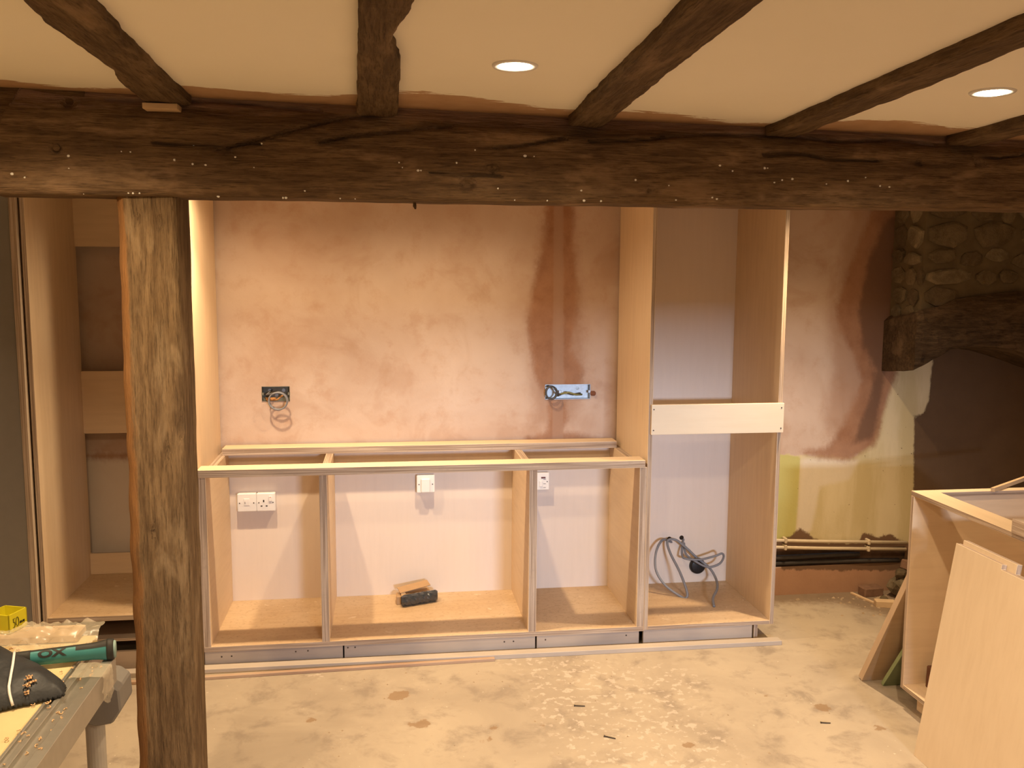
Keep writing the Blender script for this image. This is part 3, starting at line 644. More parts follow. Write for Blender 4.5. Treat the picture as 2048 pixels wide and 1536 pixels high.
def coil(c, rx, rz, turns, r, y0, y1, ph=0):
    return [(c[0]+rx*math.cos(a+ph), y0+(y1-y0)*i/(turns*20), c[1]+rz*math.sin(a+ph)) for i, a in enumerate(np.linspace(0, 2*math.pi*turns, turns*20+1))]
t = thing('cable_coil', 'grey cable coiled and hanging out of the back box above the left bay', 'cable', (-.46, -.02, 1.02))
MB().tube([(-.50, YW+.03, 1.085), (-.52, -.005, 1.07)]+coil((-.465, 1.045), .042, .040, 2, .003, -.015, -.06, 2.2), .0036, 7).build('cable', GREYCABLE, t, smooth=True)
MB().tube([(-.53, YW+.02, 1.05), (-.50, -.01, 1.046), (-.47, -.02, 1.048), (-.455, -.022, 1.062), (-.44, .0, 1.07)], .004, 7).build('copper_tail', PLUG, t, smooth=True)
MB().box(-.525, -.480, YW-.004, YW+.032, 1.038, 1.052).build('filler_lump', PLUG, t, bevel=.005)
t = thing('cable_coil', 'dark wires coiled in the wide back box under the damp streaks', 'cable', (.86, 0, 1.04))
MB().tube([(.80, YW+.03, 1.09)]+coil((.808, 1.065), .026, .030, 2, .003, .0, -.03, 1.2)+[(.85, .0, 1.05), (.88, .01, 1.062), (.92, .015, 1.05), (.96, .03, 1.055)], .0042, 7).build('cable', plain('dark_wire', (.06, .06, .065), .5, .4), t, smooth=True)
MB().tube([(.845, .02, 1.045), (.865, -.002, 1.058), (.895, -.004, 1.064), (.93, .0, 1.052), (.965, .02, 1.05)], .0048, 7).build('earth_wire', plain('green_wire', (.20, .20, .08), .5, .4), t, smooth=True)
MB().box(1.004, 1.03, -.002, YW+.004, 1.045, 1.068).build('filler_lump', plain('dark_filler', (.20, .085, .05), .9, .1), t, bevel=.006)

# ------------------------------------------------------------------ things in the tall right carcass
o = MB().lathe([(0, -.020), (.030, -.020), (.036, -.018), (.040, -.012), (.041, 0.0)], (1.562, -.004, .180), 28, M=Matrix.Rotation(-math.pi/2, 3, 'X')).build('cable_grommet', BLACK, loc=(1.562, -.004, .14), smooth=True)
tag(o, 'round black plastic cap on the back of the right tall carcass', 'cap')
def spl(P, n=8):
    P = [Vector(p) for p in P]; out = []
    for i in range(len(P)-1):
        a, b, c, d = P[max(i-1, 0)], P[i], P[i+1], P[min(i+2, len(P)-1)]
        for k in range(n):
            u = k/n; out.append(.5*((2*b)+(c-a)*u+(2*a-5*b+4*c-d)*u*u+(3*b-a-3*c+d)*u**3))
    return out+[P[-1]]
def V(x, y, Y): return tuple(py(x, y, Y))
def hole(x, z_): return MB().lathe([(0, -.0006), (.011, -.0005), (.0115, 0)], (x, -.004, z_), 14, M=Matrix.Rotation(-math.pi/2, 3, 'X'))
t = thing('flex_cable', 'grey flex emerging from one hole and looping down the back of the tall carcass', 'cable', (1.40, -.05, .1))
MB().tube(spl([V(1343, 1084, .0), V(1325, 1080, -.05), V(1312, 1105, -.10), V(1312, 1140, -.14), V(1330, 1170, -.17), V(1360, 1192, -.205), V(1371, 1196, -.22), V(1374, 1184, -.215), V(1360, 1145, -.16), V(1340, 1105, -.09), V(1335, 1082, -.05), V(1352, 1080, -.05), V(1375, 1098, -.06), V(1392, 1114, -.065), V(1418, 1135, -.085), V(1432, 1158, -.13), V(1434, 1178, -.22), V(1426, 1196, -.30), V(1428, 1213, -.36)]), .0062, 8).build('cable', GREYCABLE, t, smooth=True)
hole(1.415, .322).build('entry_hole', DARK, t)
t = thing('flex_cable', 'grey flex from the second hole looping over the round black cap', 'cable', (1.50, -.05, .2))
MB().tube(spl([V(1367, 1078, .0), V(1365, 1090, -.03), V(1364, 1108, -.06), V(1370, 1117, -.085), V(1400, 1119, -.10), V(1430, 1112, -.12), V(1444, 1107, -.12), V(1447, 1115, -.11), V(1438, 1128, -.10), V(1415, 1134, -.10), V(1390, 1122, -.09), V(1372, 1108, -.06), V(1368, 1086, -.02)]), .0055, 8).build('cable', GREYCABLE, t, smooth=True)
hole(1.478, .326).build('entry_hole', DARK, t)
mb = MB(); 
mb.add([(1.19+.030*math.cos(a)*(1+.3*nz(i, k, 0, 3)), -.20+.022*math.sin(a), ZB+z_) for k, (z_) in enumerate((0, .025, .05, .066)) for i, a in enumerate(np.linspace(0, 5.6, 9))], [(k*9+i, k*9+(i+1) % 9, (k+1)*9+(i+1) % 9, (k+1)*9+i) for k in range(3) for i in range(9)]+[tuple(range(9)), tuple(27+i for i in range(9))])
tag(mb.build('plastic_bag', BLACK, loc=(1.19, -.20, ZB)), 'crumpled scrap of black plastic on the tall carcass floor', 'scrap')

# ------------------------------------------------------------------ wrapped bundle in the middle bay
FOIL = plain('glossy_black_wrap', (.03, .035, .04), .12, .8, var=.5, sc=80); CARD = plain('brown_card', (.40, .25, .13), .8, .2)
t = thing('wrapped_bundle', 'black shrink-wrapped bundle with torn brown card on the bay floor', 'package', (.17, -.14, ZB))
vs = []
for i, x in enumerate(np.linspace(.085, .255, 18)):
    for k in range(14):
        a = 2*math.pi*k/14; rr = (.026 if 0 < i < 17 else .020)*(1+.16*nz(x*60, k*.9, 0)+.06*math.cos(3*a))
        vs.append((x, -.17+.35*(x-.085)+rr*1.25*math.cos(a), ZB+.027+rr*math.sin(a)))
MB().add(vs, [(i*14+k, i*14+(k+1) % 14, (i+1)*14+(k+1) % 14, (i+1)*14+k) for i in range(17) for k in range(14)]+[tuple(range(14)), tuple(17*14+k for k in range(14))]).build('wrapped_roll', FOIL, t)
for (x0, y0, z0, x1, dz, ry, rz) in ((.075, -.12, .055, .15, .002, -.12, .30), (.10, -.10, .045, .13, .002, .1, .42)):
    M = Matrix.Translation((x0, y0, ZB+z0)) @ Matrix.Rotation(rz, 4, 'Z') @ Matrix.Rotation(ry, 4, 'Y') @ Matrix.Rotation(.25, 4, 'X')
    MB().box(0, x1, -.02, .028, 0, .003, M=M).build('card_flap', CARD, t)
MB().box(.062, .085, -.15, -.09, ZB, ZB+.04).build('card_end', CARD, t, bevel=.003)

# ------------------------------------------------------------------ island carcass and leaning boards
IX, IY, ID = 1.948, -1.204, .56
t = thing('island_carcass', 'open birch ply base carcass standing near the fireplace, facing the aisle', 'cabinet', (2.22, -2.1, 0))
ply('end_panel', t, IX, IX+ID, IY-.018, IY, ZB-.018, ZT-.018, 'x'); ply('divider', t, IX, IX+ID, -1.85, -1.832, ZB, ZT-.018, 'x'); ply('end_panel', t, IX, IX+ID, -3.018, -3.0, ZB-.018, ZT-.018, 'x')
ply('bottom_panel', t, IX, IX+ID, -3.0, IY-.018, ZB-.018, ZB, 'y', PLY['y'])
ply('front_rail', t, IX, IX+.09, -3.018, IY, ZT-.018, ZT, 'y'); ply('end_rail', t, IX+.09, IX+ID, IY-.04, IY, ZT-.018, ZT, 'x')
ply('back_panel', t, IX+ID, IX+ID+.018, -3.018, IY, ZB-.018, ZT, 'y')
ply('plinth_board', t, IX+.05, IX+.068, -2.98, IY-.035, 0, ZB-.0185, 'y'); ply('plinth_end', t, IX+.068, IX+.5, IY-.06, IY-.042, 0, ZB-.0185, 'x')
tag(MB().box(IX-.012, IX+.075, -1.825, -1.765, ZT+.0, ZT+.045).build('timber_block', m_edge('end_grain', 'z'), loc=(IX, -1.79, ZT), bevel=.002), 'short rough timber block on the island front rail', 'block')
tag(MB().box(2.02, 2.13, -1.38, -1.25, ZB, ZB+.085).build('brown_brick', plain('brown_brick', (.13, .06, .035), .9, .1, var=.3), loc=(2.07, -1.31, ZB), bevel=.004), 'dark brown brick lying inside the island carcass', 'brick')
def sheet(name, yA, yB, foot, thick, Hh, ang, label, top2, ystep, mat=None):
    # sheet leaning toward +x: local (along y, thickness, up)
    poly = [(yA, 0), (yB, 0), (yB, top2), (ystep, top2), (ystep, Hh), (yA, Hh)]
    M = Matrix.Translation((foot, 0, 0)) @ Matrix.Rotation(ang, 4, 'Y')
    n = len(poly); vs = [M @ Vector((x, y, z_)) for x in (0, thick) for y, z_ in poly]
    fs = [tuple(range(n)), tuple(range(2*n-1, n-1, -1))]+[(k, k+n, (k+1) % n+n, (k+1) % n) for k in range(n)]
    o = MB().add(vs, fs, [0, 0]+[1]*n).build(name, [mat or PLY['y'], EDGE['x']], loc=(foot, (yA+yB)/2, 0), bevel=.001)
    return tag(o, label, 'sheet', 'ply sheets leaning on the island')
PALE = m_ply('sheet_ply', 'z', (.68, .54, .38), (.60, .46, .31)); ang = math.atan2(1.907-1.80, .741)
Hs = math.hypot(.107, .741)
sheet('ply_sheet', -1.544, -2.45, 1.800, .018, Hs, ang, 'notched birch ply sheet leaning outermost against the island carcass', top2=Hs-.016, ystep=-1.775, mat=PALE)
sheet('ply_sheet', -1.552, -2.45, 1.8195, .018, Hs+.012, ang, 'birch ply sheet sandwiched between the notched sheet and the island carcass', top2=Hs-.020, ystep=-1.815, mat=PALE)
def lean(name, x0, x1, yfoot, ytop, ztop, thick, mats, label, cat, sh=.09):
    a = math.atan2(yfoot-ytop, ztop); L = math.hypot(yfoot-ytop, ztop)*1.03
    M = Matrix(((1, 0, sh, 0), (0, 1, 0, yfoot), (0, 0, 1, 0), (0, 0, 0, 1))) @ Matrix.Rotation(a, 4, 'X')
    o = MB().box(x0, x1, 0, thick, 0, L, [1, 1, 0, 0, 1, 1], M=M).build(name, mats, loc=((x0+x1)/2, yfoot, 0), bevel=.001)
    return tag(o, label, cat)
lean('leaning_plank', 1.918, 2.42, -.982, -1.200, .484, .030, [m_ply('plank', 'x', (.44, .30, .18), (.36, .24, .14)), m_ply('plank_e', 'z', (.52, .38, .26), (.45, .32, .21))], 'taller wooden plank leaning on the island end with its edge to the aisle', 'plank')
lean('leaning_offcut', 1.978, 2.36, -1.036, -1.200, .285, .018, [plain('green_board', (.20, .23, .13), .9, .1), plain('green_edge', (.25, .29, .15), .9, .1)], 'shorter green-edged board leaning behind the plank on the island end', 'board')
p0, p1 = Vector(pz(1990, 978, ZT+.007)), Vector(pz(2060, 953, ZT+.007)); dd = (p1-p0).normalized()
t1 = MB().tube([p0-dd*.02, p1+dd*.45], .010, 4).build('timber_stick', PINE, loc=(p0.x, p0.y, ZT))
tag(t1, 'thin timber stick laid across the end of the island carcass', 'stick')

# ------------------------------------------------------------------ rubble, offcut, stick, nails on the floor
def rock(x, y, z0, r, k, label):
    bm = bmesh.new(); bmesh.ops.create_icosphere(bm, subdivisions=2, radius=1)
    for v in bm.verts:
        d = 1+.35*nz(v.co.x*1.3+k*7, v.co.y*1.3, v.co.z*1.3); v.co = Vector((v.co.x*r*1.2*d, v.co.y*r*.9*d, v.co.z*r*.75*d))
    lo_ = min(v.co.z for v in bm.verts)
    me = bpy.data.meshes.new('rubble_stone'); bm.to_mesh(me); bm.free(); me.materials.append(STONE[k % 4])
    o = bpy.data.objects.new('rubble_stone', me); COL.objects.link(o); o.location = (x, y, z0-lo_); o.rotation_euler = (0, 0, k*1.3)
    tag(o, label, 'stone', 'rubble by the fireplace'); settle(o)
PILE = []
def bvh(o):
    M_ = Matrix.LocRotScale(o.location, o.rotation_euler, None)
    vs = [M_ @ v.co for v in o.data.vertices]; return BVHTree.FromPolygons(vs, [tuple(p.vertices) for p in o.data.polygons]), min(v.z for v in vs)
def settle(o):
    o.location.z += .30; tree, lo_ = bvh(o)
    while lo_ > -.003 and not any(tree.overlap(q) for q in PILE):
        o.location.z -= .002; tree, lo_ = bvh(o)
    PILE.append(tree)
RL = ['biggest broken stone at the fireplace foot under a smaller stone', 'small broken stone beside the pale offcut at the rubble heap', 'broad pale stone at the island side of the rubble heap', 'dark small stone perched on the biggest rubble stone', 'large stone set deepest in the fireplace mouth', 'smallest stone at the wall foot before the rubble heap', 'pale stone perched at the back of the rubble heap', 'small dark stone behind the leaning plank foot']
a, b = pz(1700, 1188, .0), pz(1748, 1209, .0)
PILE.append(bvh(lathbox('broken_lath', a, b, .014, .010, PINE, 'thin broken lath on the dirty floor by the rubble', 'lath'))[0])
c = pz(1752, 1215, 0); M = Matrix.Translation((c[0], c[1], 0)) @ Matrix.Rotation(-.25, 4, 'Z')
PILE.append(bvh(tag(MB().box(0, .095, 0, .045, 0, .030, M=M).build('wood_offcut', PINE, loc=(c[0], c[1], 0), bevel=.001), 'small pale wood offcut lying beside the rubble', 'offcut'))[0])
PILE.append(bvh(bpy.data.objects['leaning_plank'])[0])
BRICK = plain('red_brick', (.20, .115, .075), .95, .1, var=.45, sc=30)
def chunk(x, y, rz, rx, lb):
    M = Matrix.Rotation(rz, 4, 'Z') @ Matrix.Rotation(rx, 4, 'Y'); o = MB().box(-.06, .05, -.035, .03, 0, .05, M=M).build('brick_chunk', BRICK, loc=(0, 0, 0), bevel=.006)
    o.location = (x, y, 0); tag(o, lb, 'brick', 'rubble by the fireplace'); settle(o)
chunk(2.487, -.035, .10, 0, 'red brick chunk lying along the wall foot beside the rubble')
for k, (x, y, z0, r) in enumerate(((2.645, -.095, 0, .078), (2.575, -.215, 0, .026), (2.79, -.20, 0, .060), (2.60, -.105, 0, .030), (2.86, -.07, 0, .06), (2.50, -.135, 0, .020), (2.74, -.13, 0, .045), (2.65, -.255, 0, .034))):
    rock(x, y, z0, r, k, RL[k])
chunk(2.68, -.075, .3, .22, 'tilted red brick chunk on top of the rubble heap'); chunk(2.74, -.33, -.5, 0, 'flat red brick chunk at the foot of the rubble heap')
NAIL = plain('dark_nail', (.05, .035, .025), .5, .5, .5)
for (x0, y0, x1, y1, nl) in ((1148, 1411, 1170, 1412, 'among the white splashes nearest the plinth'), (1208, 1472, 1231, 1477, 'among the white splashes farthest from the plinth'), (1641, 1445, 1661, 1446, 'in front of the leaning ply sheets')):
    p, q = pz(x0, y0, .0025), pz(x1, y1, .0025)
    tag(MB().tube([p, p+(q-p)*.1, q], [.0045, .0025, .0018], 6).build('loose_nail', NAIL, loc=(p[0], p[1], 0)), 'dark nail lying on the concrete floor '+nl, 'nail', 'loose nails on the floor')
cr = MB()
for k in range(150):
    x, y = (random.uniform(-.4, 1.9), random.uniform(-1.6, -.65)) if k < 95 else (random.gauss(2.42, .16), random.gauss(-.14, .1))
    if y > -.03: y = -.06
    if x > 1.7 and y < -.9: continue
    r = random.uniform(.0015, .005) if k < 95 else random.uniform(.003, .012)
    vs = [(x+r*math.cos(a)*random.uniform(.6, 1.4), y+r*math.sin(a)*random.uniform(.6, 1.4), -.0005) for a in np.linspace(0, 5.2, 6)]+[(x, y, r*.8)]
    cr.add(vs, [(i, (i+1) % 6, 6) for i in range(6)])
tag(cr.build('floor_crumbs', plain('crumbs', (.34, .25, .16), .9, .1, var=.5, sc=9)), 'scattered plaster crumbs and wood chips on the floor', 'debris', kind='stuff')
for X0, X1, Y0, Y1, nm in ((-.69, 1.08, -.5, -.03, 'base carcass bays'), (1.17, 1.70, -.5, -.03, 'right tall carcass'), (-1.30, -.76, -.5, -.03, 'left tall carcass')):
    cr = MB(); zz = LZ if X0 < -1 else ZB
    for k in range(60):
        x, y = random.uniform(X0, X1), random.uniform(Y0, Y1)
        if any(a-.01 < x < b+.01 for a, b in DIV) and X0 == -.69: continue
        r = random.uniform(.002, .0055); vs = [(x+r*math.cos(a)*random.uniform(.5, 1.6), y+r*math.sin(a), zz-.0003) for a in np.linspace(0, 5.2, 6)]+[(x, y, zz+r*.4)]
        cr.add(vs, [(i, (i+1) % 6, 6) for i in range(6)])
    tag(cr.build('sawdust_chips', plain('chips', (.50, .36, .22), .9, .1, var=.4, sc=9)), 'sawdust and chips scattered on the floor of the '+nm, 'debris', kind='stuff')

# ------------------------------------------------------------------ workbench with tools
BZ = .75; BXR, BYb = -.585, -2.06
t = thing('workbench', 'folding workbench with pale top and slotted aluminium edge rail', 'workbench', (-1.2, -2.7, 0))
BTOP = plain('bench_top', (.60, .47, .25), .7, .25, var=.18, sc=9); ALU = plain('brushed_aluminium', (.44, .42, .375), .40, .5, .8, .12, 40)
MB().box(-1.9, -.668, -3.4, BYb+.02, BZ-.02, BZ).build('bench_top', BTOP, t, bevel=.002)
def railprof(x0, x1, y0, y1):
    w_ = x1-x0; P = [(x0, BZ-.055), (x1, BZ-.055), (x1, BZ+.004), (x0+w_*.72, BZ+.004), (x0+w_*.72, BZ-.010), (x0+w_*.36, BZ-.010), (x0+w_*.36, BZ+.002), (x0+w_*.22, BZ+.002), (x0+w_*.22, BZ-.006), (x0+w_*.08, BZ-.006), (x0+w_*.08, BZ+.002), (x0, BZ+.002)]
    return MB().prism(P, y0, y1)
railprof(-.666, BXR, -3.4, -2.185).build('edge_rail', ALU, t, bevel=.001)
MB().box(-1.9, -.69, BYb+.0195, BYb+.045, BZ-.055, BZ+.002).build('end_rail', ALU, t, bevel=.001)
BRKT = plain('grey_bracket', (.19, .175, .16), .55, .4)
MB().prism([(-.70, BZ-.05), (-.600, BZ-.052), (-.578, BZ-.070), (-.575, BZ-.120), (-.595, BZ-.150), (-.632, BZ-.155), (-.70, BZ-.13)], -2.200, -2.100).build('corner_bracket', BRKT, t, bevel=.004)
for lx, ly, tx, ty in ((-.655, -2.13, -.652, -2.13), (-1.75, -2.13, -1.75, -2.13), (-.655, -3.3, -.652, -3.3), (-1.75, -3.3, -1.75, -3.3)):
    lg = MB().tube([(lx, ly, BZ-.06), (tx, ty, .02)], .0215, 20).build('leg', plain('painted_steel_leg%d' % len(bpy.data.materials), (.40, .37, .33), .5, .4), t, smooth=False)
    MB().tube([(tx, ty, .0), (tx, ty, .04)], .025, 16).build('rubber_foot', BLACK, lg)
# wood board along the far bench edge
tag(MB().box(-1.7, -.700, -2.085, -2.018, BZ+.0025, BZ+.020).build('scrap_board', plain('chipboard', (.44, .30, .165), .85, .2, var=.3), loc=(-1.2, -2.0, BZ), bevel=.002), 'rough brown scrap board on the far edge of the workbench', 'board')
# yellow tub
YEL = plain('yellow_plastic', (.62, .55, .02), .4, .5, var=.05); BZT = BZ+.0205
ta, tb = pz(17, 1232, BZT+.046), pz(53, 1214, BZT+.046)
M = Matrix.Translation((ta[0], ta[1], BZT)) @ Matrix.Rotation(math.atan2(tb[1]-ta[1], tb[0]-ta[0]), 4, 'Z')
t = thing('parts_tub', 'small open yellow plastic tub marked 50mm on the workbench', 'tub', (-.93, -1.96, BZT))
hx, hy, hz, k = float(np.hypot(tb[0]-ta[0], tb[1]-ta[1])), .060, .046, .0025
body = MB()
body.box(0, hx, 0, hy, 0, k, M=M)
for q in ((0, hx, 0, k), (0, hx, hy-k, hy), (0, k, 0, hy), (hx-k, hx, 0, hy)): body.box(q[0], q[1], q[2], q[3], 0, hz, M=M)
body.build('tub_body', YEL, t)
INK = plain('black_marker', (.01, .01, .01), .6, .3)
def stroke(P): return [M @ Vector((x, -.0008, z_)) for x, z_ in P]
tx = MB(); s5 = [(.0195, .033), (.0135, .033), (.0135, .024), (.018, .024), (.019, .017), (.016, .012), (.012, .013)]
s0 = [(.0265+.0045*math.cos(a), .023+.011*math.sin(a)) for a in np.linspace(1.4, 7.9, 14)]
sm = lambda x: [(x, .015), (x+.0005, .020), (x+.002, .0205), (x+.003, .015), (x+.004, .020), (x+.0055, .0205), (x+.0065, .015)]
for P in (s5, s0, sm(.0345), sm(.0435)): tx.tube(stroke(P), .0007, 5)
tx.build('marker_writing', INK, t)
# plastic film
t_ = NT('clear_film'); t_.b.inputs['Base Color'].default_value = (.75, .66, .50, 1); t_.b.inputs['Roughness'].default_value = .28; t_.b.inputs['Alpha'].default_value = .32; t_.b.inputs['Specular IOR Level'].default_value = .8; FILM = t_.m
mb = MB(); nx, ny = 60, 22; vs = []
for i in range(nx):
    for j in range(ny):
        u, v = i/(nx-1), j/(ny-1); x = -1.05+.40*u; y0 = np.interp(x, [-1.05, -.85, -.79, -.65], [-2.085, -2.130, -2.170, -2.176]); y1 = np.interp(x, [-1.05, -.862, -.835, -.65], [-2.072, -2.074, -2.028, -2.035]); y = y0+(y1-y0)*v
        hgt = .006+.022*abs(fbm(x, y, 0, 16))+.012*abs(nz(x, y, 3, 40)); z_ = (BZ+.003)+hgt+(.018*max(0, min(1, (y+2.095)/.01)))
        if x > -.66: z_ -= .0
        vs.append((x, y, z_))
mb.add(vs, [(i*ny+j, (i+1)*ny+j, (i+1)*ny+j+1, i*ny+j+1) for i in range(nx-1) for j in range(ny-1)])
t = thing('plastic_film', 'crumpled clear plastic film draped over the workbench corner', 'film', (-.8, -2.1, BZ))
mb.build('film_sheet', FILM, t, smooth=True)
mb = MB(); vs = []
for i in range(14):
    for j in range(18):
        u, v = i/13, j/17; y = -2.300+.078*u
        if v < .4: x = -.650+.070*v/.4; z_ = BZ+.0065+.006*abs(nz(u*4, v*5, 2))*(1-v/.4)
        else: x = -.5805+.006*abs(nz(u*5, v*5, 1)); z_ = BZ+.0065-(v-.4)/.6*.075*(.45+.55*math.sin(math.pi*(.15+.7*u)))
        vs.append((x, y+.022*nz(u*1.5, v*6, 5)*(1-v*.4), z_))
mb.add(vs, [(i*18+j, (i+1)*18+j, (i+1)*18+j+1, i*18+j+1) for i in range(13) for j in range(17)]); mb.build('hanging_flap', FILM, t, smooth=True)
# hammer: handle points to +x
TEAL = plain('teal_grip', (.045, .215, .22), .5, .4, var=.1); RUB = plain('dark_rubber_grip', (.028, .026, .022), .6, .35); RUBL = plain('pale_teal_cap', (.25, .36, .33), .6, .3)
t = thing('hammer', 'claw hammer with teal and black rubber grip lying on the workbench', 'hammer', (-.75, -2.23, BZ+.01))
HB = Vector(pz(226, 1298, BZ+.027)); hd = (HB-Vector(pz(60, 1317, BZ+.025))).normalized(); HA = HB-hd*.301; hs = Vector((-hd.y, hd.x, 0)).normalized(); hu = hd.cross(hs)*-1
if hu.z < 0: hu = -hu
HLn = (HB-HA).length
def hr(s): # half height, half width along the handle
    u = s/HLn; g = .0135+.004*u+(.0035*math.exp(-((u-.97)/.06)**2)); return g*1.12, g*.82
def hpt(s, a, k=1.0): h_, w_ = hr(s); return HA+hd*s+hu*(h_*math.sin(a)*k)+hs*(-w_*math.cos(a)*k)       # a=0 faces the camera side
def hshell(s0, s1, a0, a1, k, ns=20, na=16, closed=False, kin=.98, ends=True):
    vs = []; 
    for i in range(ns+1):
        for j in range(na+(0 if closed else 1)): vs.append(hpt(s0+(s1-s0)*i/ns, a0+(a1-a0)*j/na, k))
    m_ = na+(0 if closed else 1)
    fs = [(i*m_+j, i*m_+(j+1) % m_, (i+1)*m_+(j+1) % m_, (i+1)*m_+j) for i in range(ns) for j in range(na)]
    if closed and ends: fs += [tuple(range(m_)), tuple(ns*m_+j for j in range(m_))]
    return MB().add(vs, fs)
hshell(0, HLn, 0, 2*math.pi, 1, 30, 24, True).build('handle_core', TEAL, t, smooth=True)
hshell(-.002, .135, 0, 2*math.pi, 1.05, 16, 24, True).build('grip_sleeve', RUB, t, smooth=True)
hshell(HLn-.012, HLn+.002, 0, 2*math.pi, 1.06, 3, 24, True).build('end_cap', RUB, t, smooth=True)
hshell(HLn+.001, HLn+.006, 0, 2*math.pi, .9, 2, 20, True).build('cap_tip', RUBL, t, smooth=True)
def wrap_patch(poly, k=1.04):                      # poly of (s, angle) -> curved plate on the grip
    n = len(poly); c = np.mean(poly, axis=0); vs = [hpt(s, a, k) for s, a in poly]+[hpt(c[0]+(s-c[0])*.5, c[1]+(a-c[1])*.5, k) for s, a in poly]+[hpt(c[0], c[1], k)]
    return MB().add(vs, [(i, (i+1) % n, n+(i+1) % n, n+i) for i in range(n)]+[(n+i, n+(i+1) % n, 2*n) for i in range(n)])
hshell(.13, .226, 1.22, 2.9, 1.03, 12, 12).build('grip_back', RUB, t, smooth=True)
hshell(.226, HLn-.011, .62, 2.9, 1.03, 12, 14).build('grip_panel', RUB, t, smooth=True)
def letter(chars, s0, hgt, a0):
    cu = bpy.data.curves.new('t', 'FONT'); cu.body = chars; cu.size = hgt; cu.offset = hgt*.045; ob = bpy.data.objects.new('t', cu)
    COL.objects.link(ob); bpy.context.view_layer.update()
    me = bpy.data.meshes.new_from_object(ob.evaluated_get(bpy.context.evaluated_depsgraph_get())); bpy.data.objects.remove(ob)
    bm = bmesh.new(); bm.from_mesh(me); bmesh.ops.triangulate(bm, faces=bm.faces)
    for _ in range(1): bmesh.ops.subdivide_edges(bm, edges=bm.edges, cuts=2)
    for v in bm.verts: v.co = hpt(s0+v.co.x*1.9, a0+v.co.y/.0145, 1.045)-root_loc(t)
    bm.to_mesh(me); bm.free(); me.name = 'grip_lettering'; me.materials.clear(); me.materials.append(RUB)
    o = bpy.data.objects.new('grip_lettering', me); COL.objects.link(o); o.parent = t
letter('OX', .150, .019, .22)
MB().tube([HA-hd*.06, HA], .0095, 14).build('neck', STEEL, t, smooth=True)
hc = HA-hd*.07
Mh = Matrix.Translation(hc) @ Matrix.Rotation(math.atan2(hs.y, hs.x), 4, 'Z')
MB().lathe([(0, -.055), (.015, -.055), (.016, -.050), (.012, -.035), (.013, -.012), (.013, .012), (.009, .03)], hc, 16, M=(Matrix.Rotation(math.atan2(hs.y, hs.x), 3, 'Z') @ Matrix.Rotation(math.pi/2, 3, 'Y'))).build('hammer_head', STEEL, t, smooth=True)
for sgn in (-1, 1):
    MB().tube([hc+hs*.025+hd*.004*sgn, hc+hs*.05+hd*.008*sgn-hu*.004, hc+hs*.075+hd*.010*sgn-hu*.016], [.007, .006, .002], 8).build('claw', STEEL, t)
# black tool bag
BAGM = NT('black_nylon'); p_ = BAGM.pos(); n1 = BAGM.noise(p_, 18, 4); BAGM.bump(n1, .5, .01); BAGM = BAGM.done(BAGM.mix(n1, (.010, .011, .013), (.030, .032, .036)), .55, .4)
poly = [tuple(pz(x, y, z_)[:2]) for x, y, z_ in ((-160, 1250, BZ+.06), (0, 1258, BZ+.06), (32, 1278, BZ+.055), (54, 1296, BZ+.042), (90, 1328, BZ+.022), (133, 1366, BZ+.012), (130, 1390, BZ+.008), (62, 1406, BZ+.008), (0, 1420, BZ+.008), (-60, 1444, BZ+.008), (-180, 1444, BZ+.008))]
P = np.array(poly); xs_ = np.arange(P[:, 0].min()-.01, P[:, 0].max()+.012, .004); ys_ = np.arange(P[:, 1].min()-.01, P[:, 1].max()+.012, .004)
X, Y = np.meshgrid(xs_, ys_, indexing='ij'); D = sdf(X, Y, poly); mb = MB(); idx = {}
def bh(x, y, d):
    ridge = .014*abs(math.sin((x*.8+y*.6)*42+2*nz(x, y, 0, 7)))*min(1, d/.05); return max(BZ+.0065, BZ+.005+.052*(1-math.exp(-max(d, 0)/.026))+.016*nz(x, y, 1, 9)*min(1, max(d, 0)/.03)+ridge*.6)
for i in range(len(xs_)):
    for j in range(len(ys_)):
        if D[i, j] > -.001: idx[i, j] = len(mb.v); mb.v.append((X[i, j], Y[i, j], bh(X[i, j], Y[i, j], D[i, j])))
for (i, j) in list(idx):
    q = [(i, j), (i+1, j), (i+1, j+1), (i, j+1)]
    if all(k_ in idx for k_ in q): mb.f.append(tuple(idx[k_] for k_ in q)); mb.m.append(0)
top = list(mb.f); nb = len(mb.v); mb.v += [(x, y, BZ+.0045) for x, y, z_ in mb.v[:nb]]
edges = {}
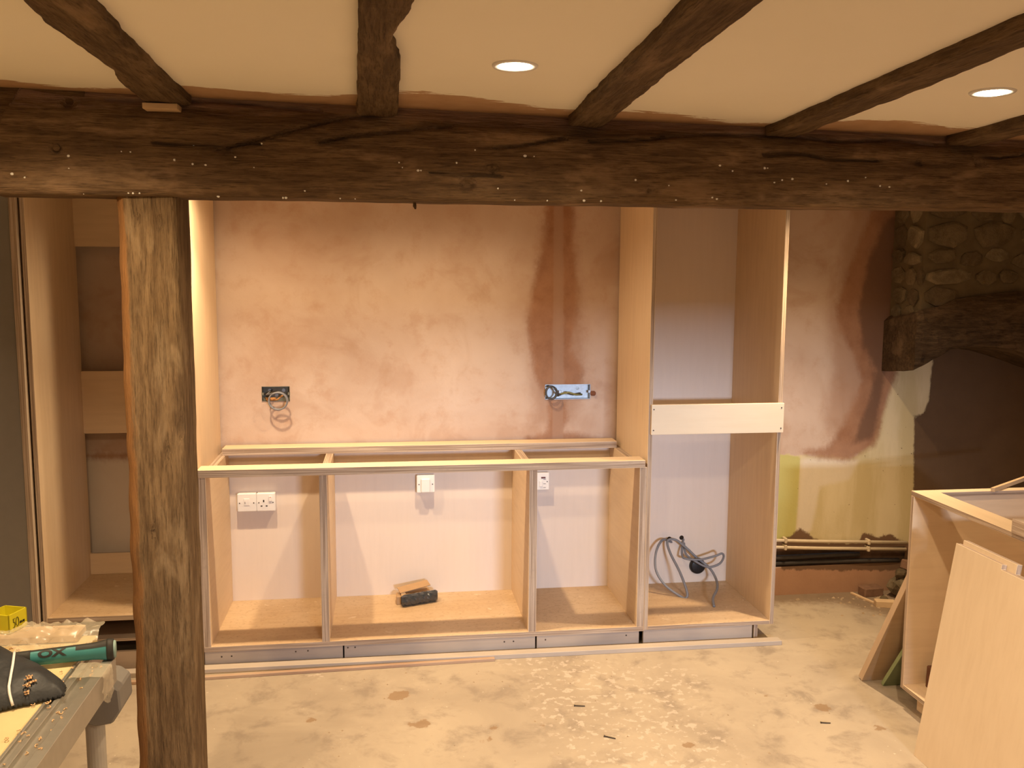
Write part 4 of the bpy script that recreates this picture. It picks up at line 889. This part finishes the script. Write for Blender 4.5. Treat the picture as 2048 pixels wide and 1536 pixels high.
for f_ in top:
    mb.f.append(tuple(nb+k_ for k_ in reversed(f_))); mb.m.append(0)
    for a, b in zip(f_, f_[1:]+f_[:1]): edges[(a, b)] = 1
for a, b in edges:
    if (b, a) not in edges: mb.f.append((b, a, nb+a, nb+b)); mb.m.append(0)
t = thing('tool_bag', 'black nylon bag with a white drawcord lying on the workbench', 'bag', (-.8, -2.25, BZ))
mb.build('bag_body', BAGM, t, smooth=True)
def onbag(x, y):
    z_ = BZ+.05
    for _ in range(12):
        p = pz(x, y, z_); d = float(sdf(np.array([p[0]]), np.array([p[1]]), poly)[0]); z_ = .5*(z_+bh(p[0], p[1], d)+.002)
    return Vector((p[0], p[1], bh(p[0], p[1], d)+.0045))
MB().tube([onbag(x, y) for x, y in resample([(29, 1306), (26, 1330), (22, 1352), (18, 1375), (19, 1390), (25, 1397)], 24)], .0028, 7).build('drawcord', WHITE, t, smooth=True)
sh = MB()
for x, y in [(30, 1300), (36, 1303), (25, 1299), (40, 1306), (56, 1362), (60, 1370), (54, 1374), (66, 1367), (55, 1386), (58, 1358)]:
    p = onbag(x, y)
    for k in range(3):
        q = p+Vector((random.uniform(-.004, .004), random.uniform(-.004, .004), random.uniform(0, .003))); r = random.uniform(.002, .004)
        sh.tube([q+Vector((r*math.cos(a), r*math.sin(a), .002*math.sin(2*a))) for a in np.linspace(0, 4, 6)], .0012, 4)
SHV = plain('wood_shavings', (.62, .40, .22), .8, .2)
tag(sh.build('wood_shavings', SHV, t), kind='stuff')
sh = MB()
for k in range(70):
    y = random.uniform(-2.75, -2.12); x = random.uniform(-.655, -.60) if k < 45 else random.uniform(-.69, -.60); r = random.uniform(.0015, .004)
    zz = BZ-.009 if -.637 < x < -.608 else (BZ+.0045)
    if abs(x+.637) < .004 or abs(x+.608) < .004: continue
    sh.tube([(x+r*math.cos(a+k), y+r*1.4*math.sin(a+k), zz+.001+.001*math.sin(2*a)) for a in np.linspace(0, 3.5, 5)], .0011, 4)
tag(sh.build('rail_sawdust', SHV), 'wood shavings and dust caught in the slot of the bench rail', 'shavings', kind='stuff')
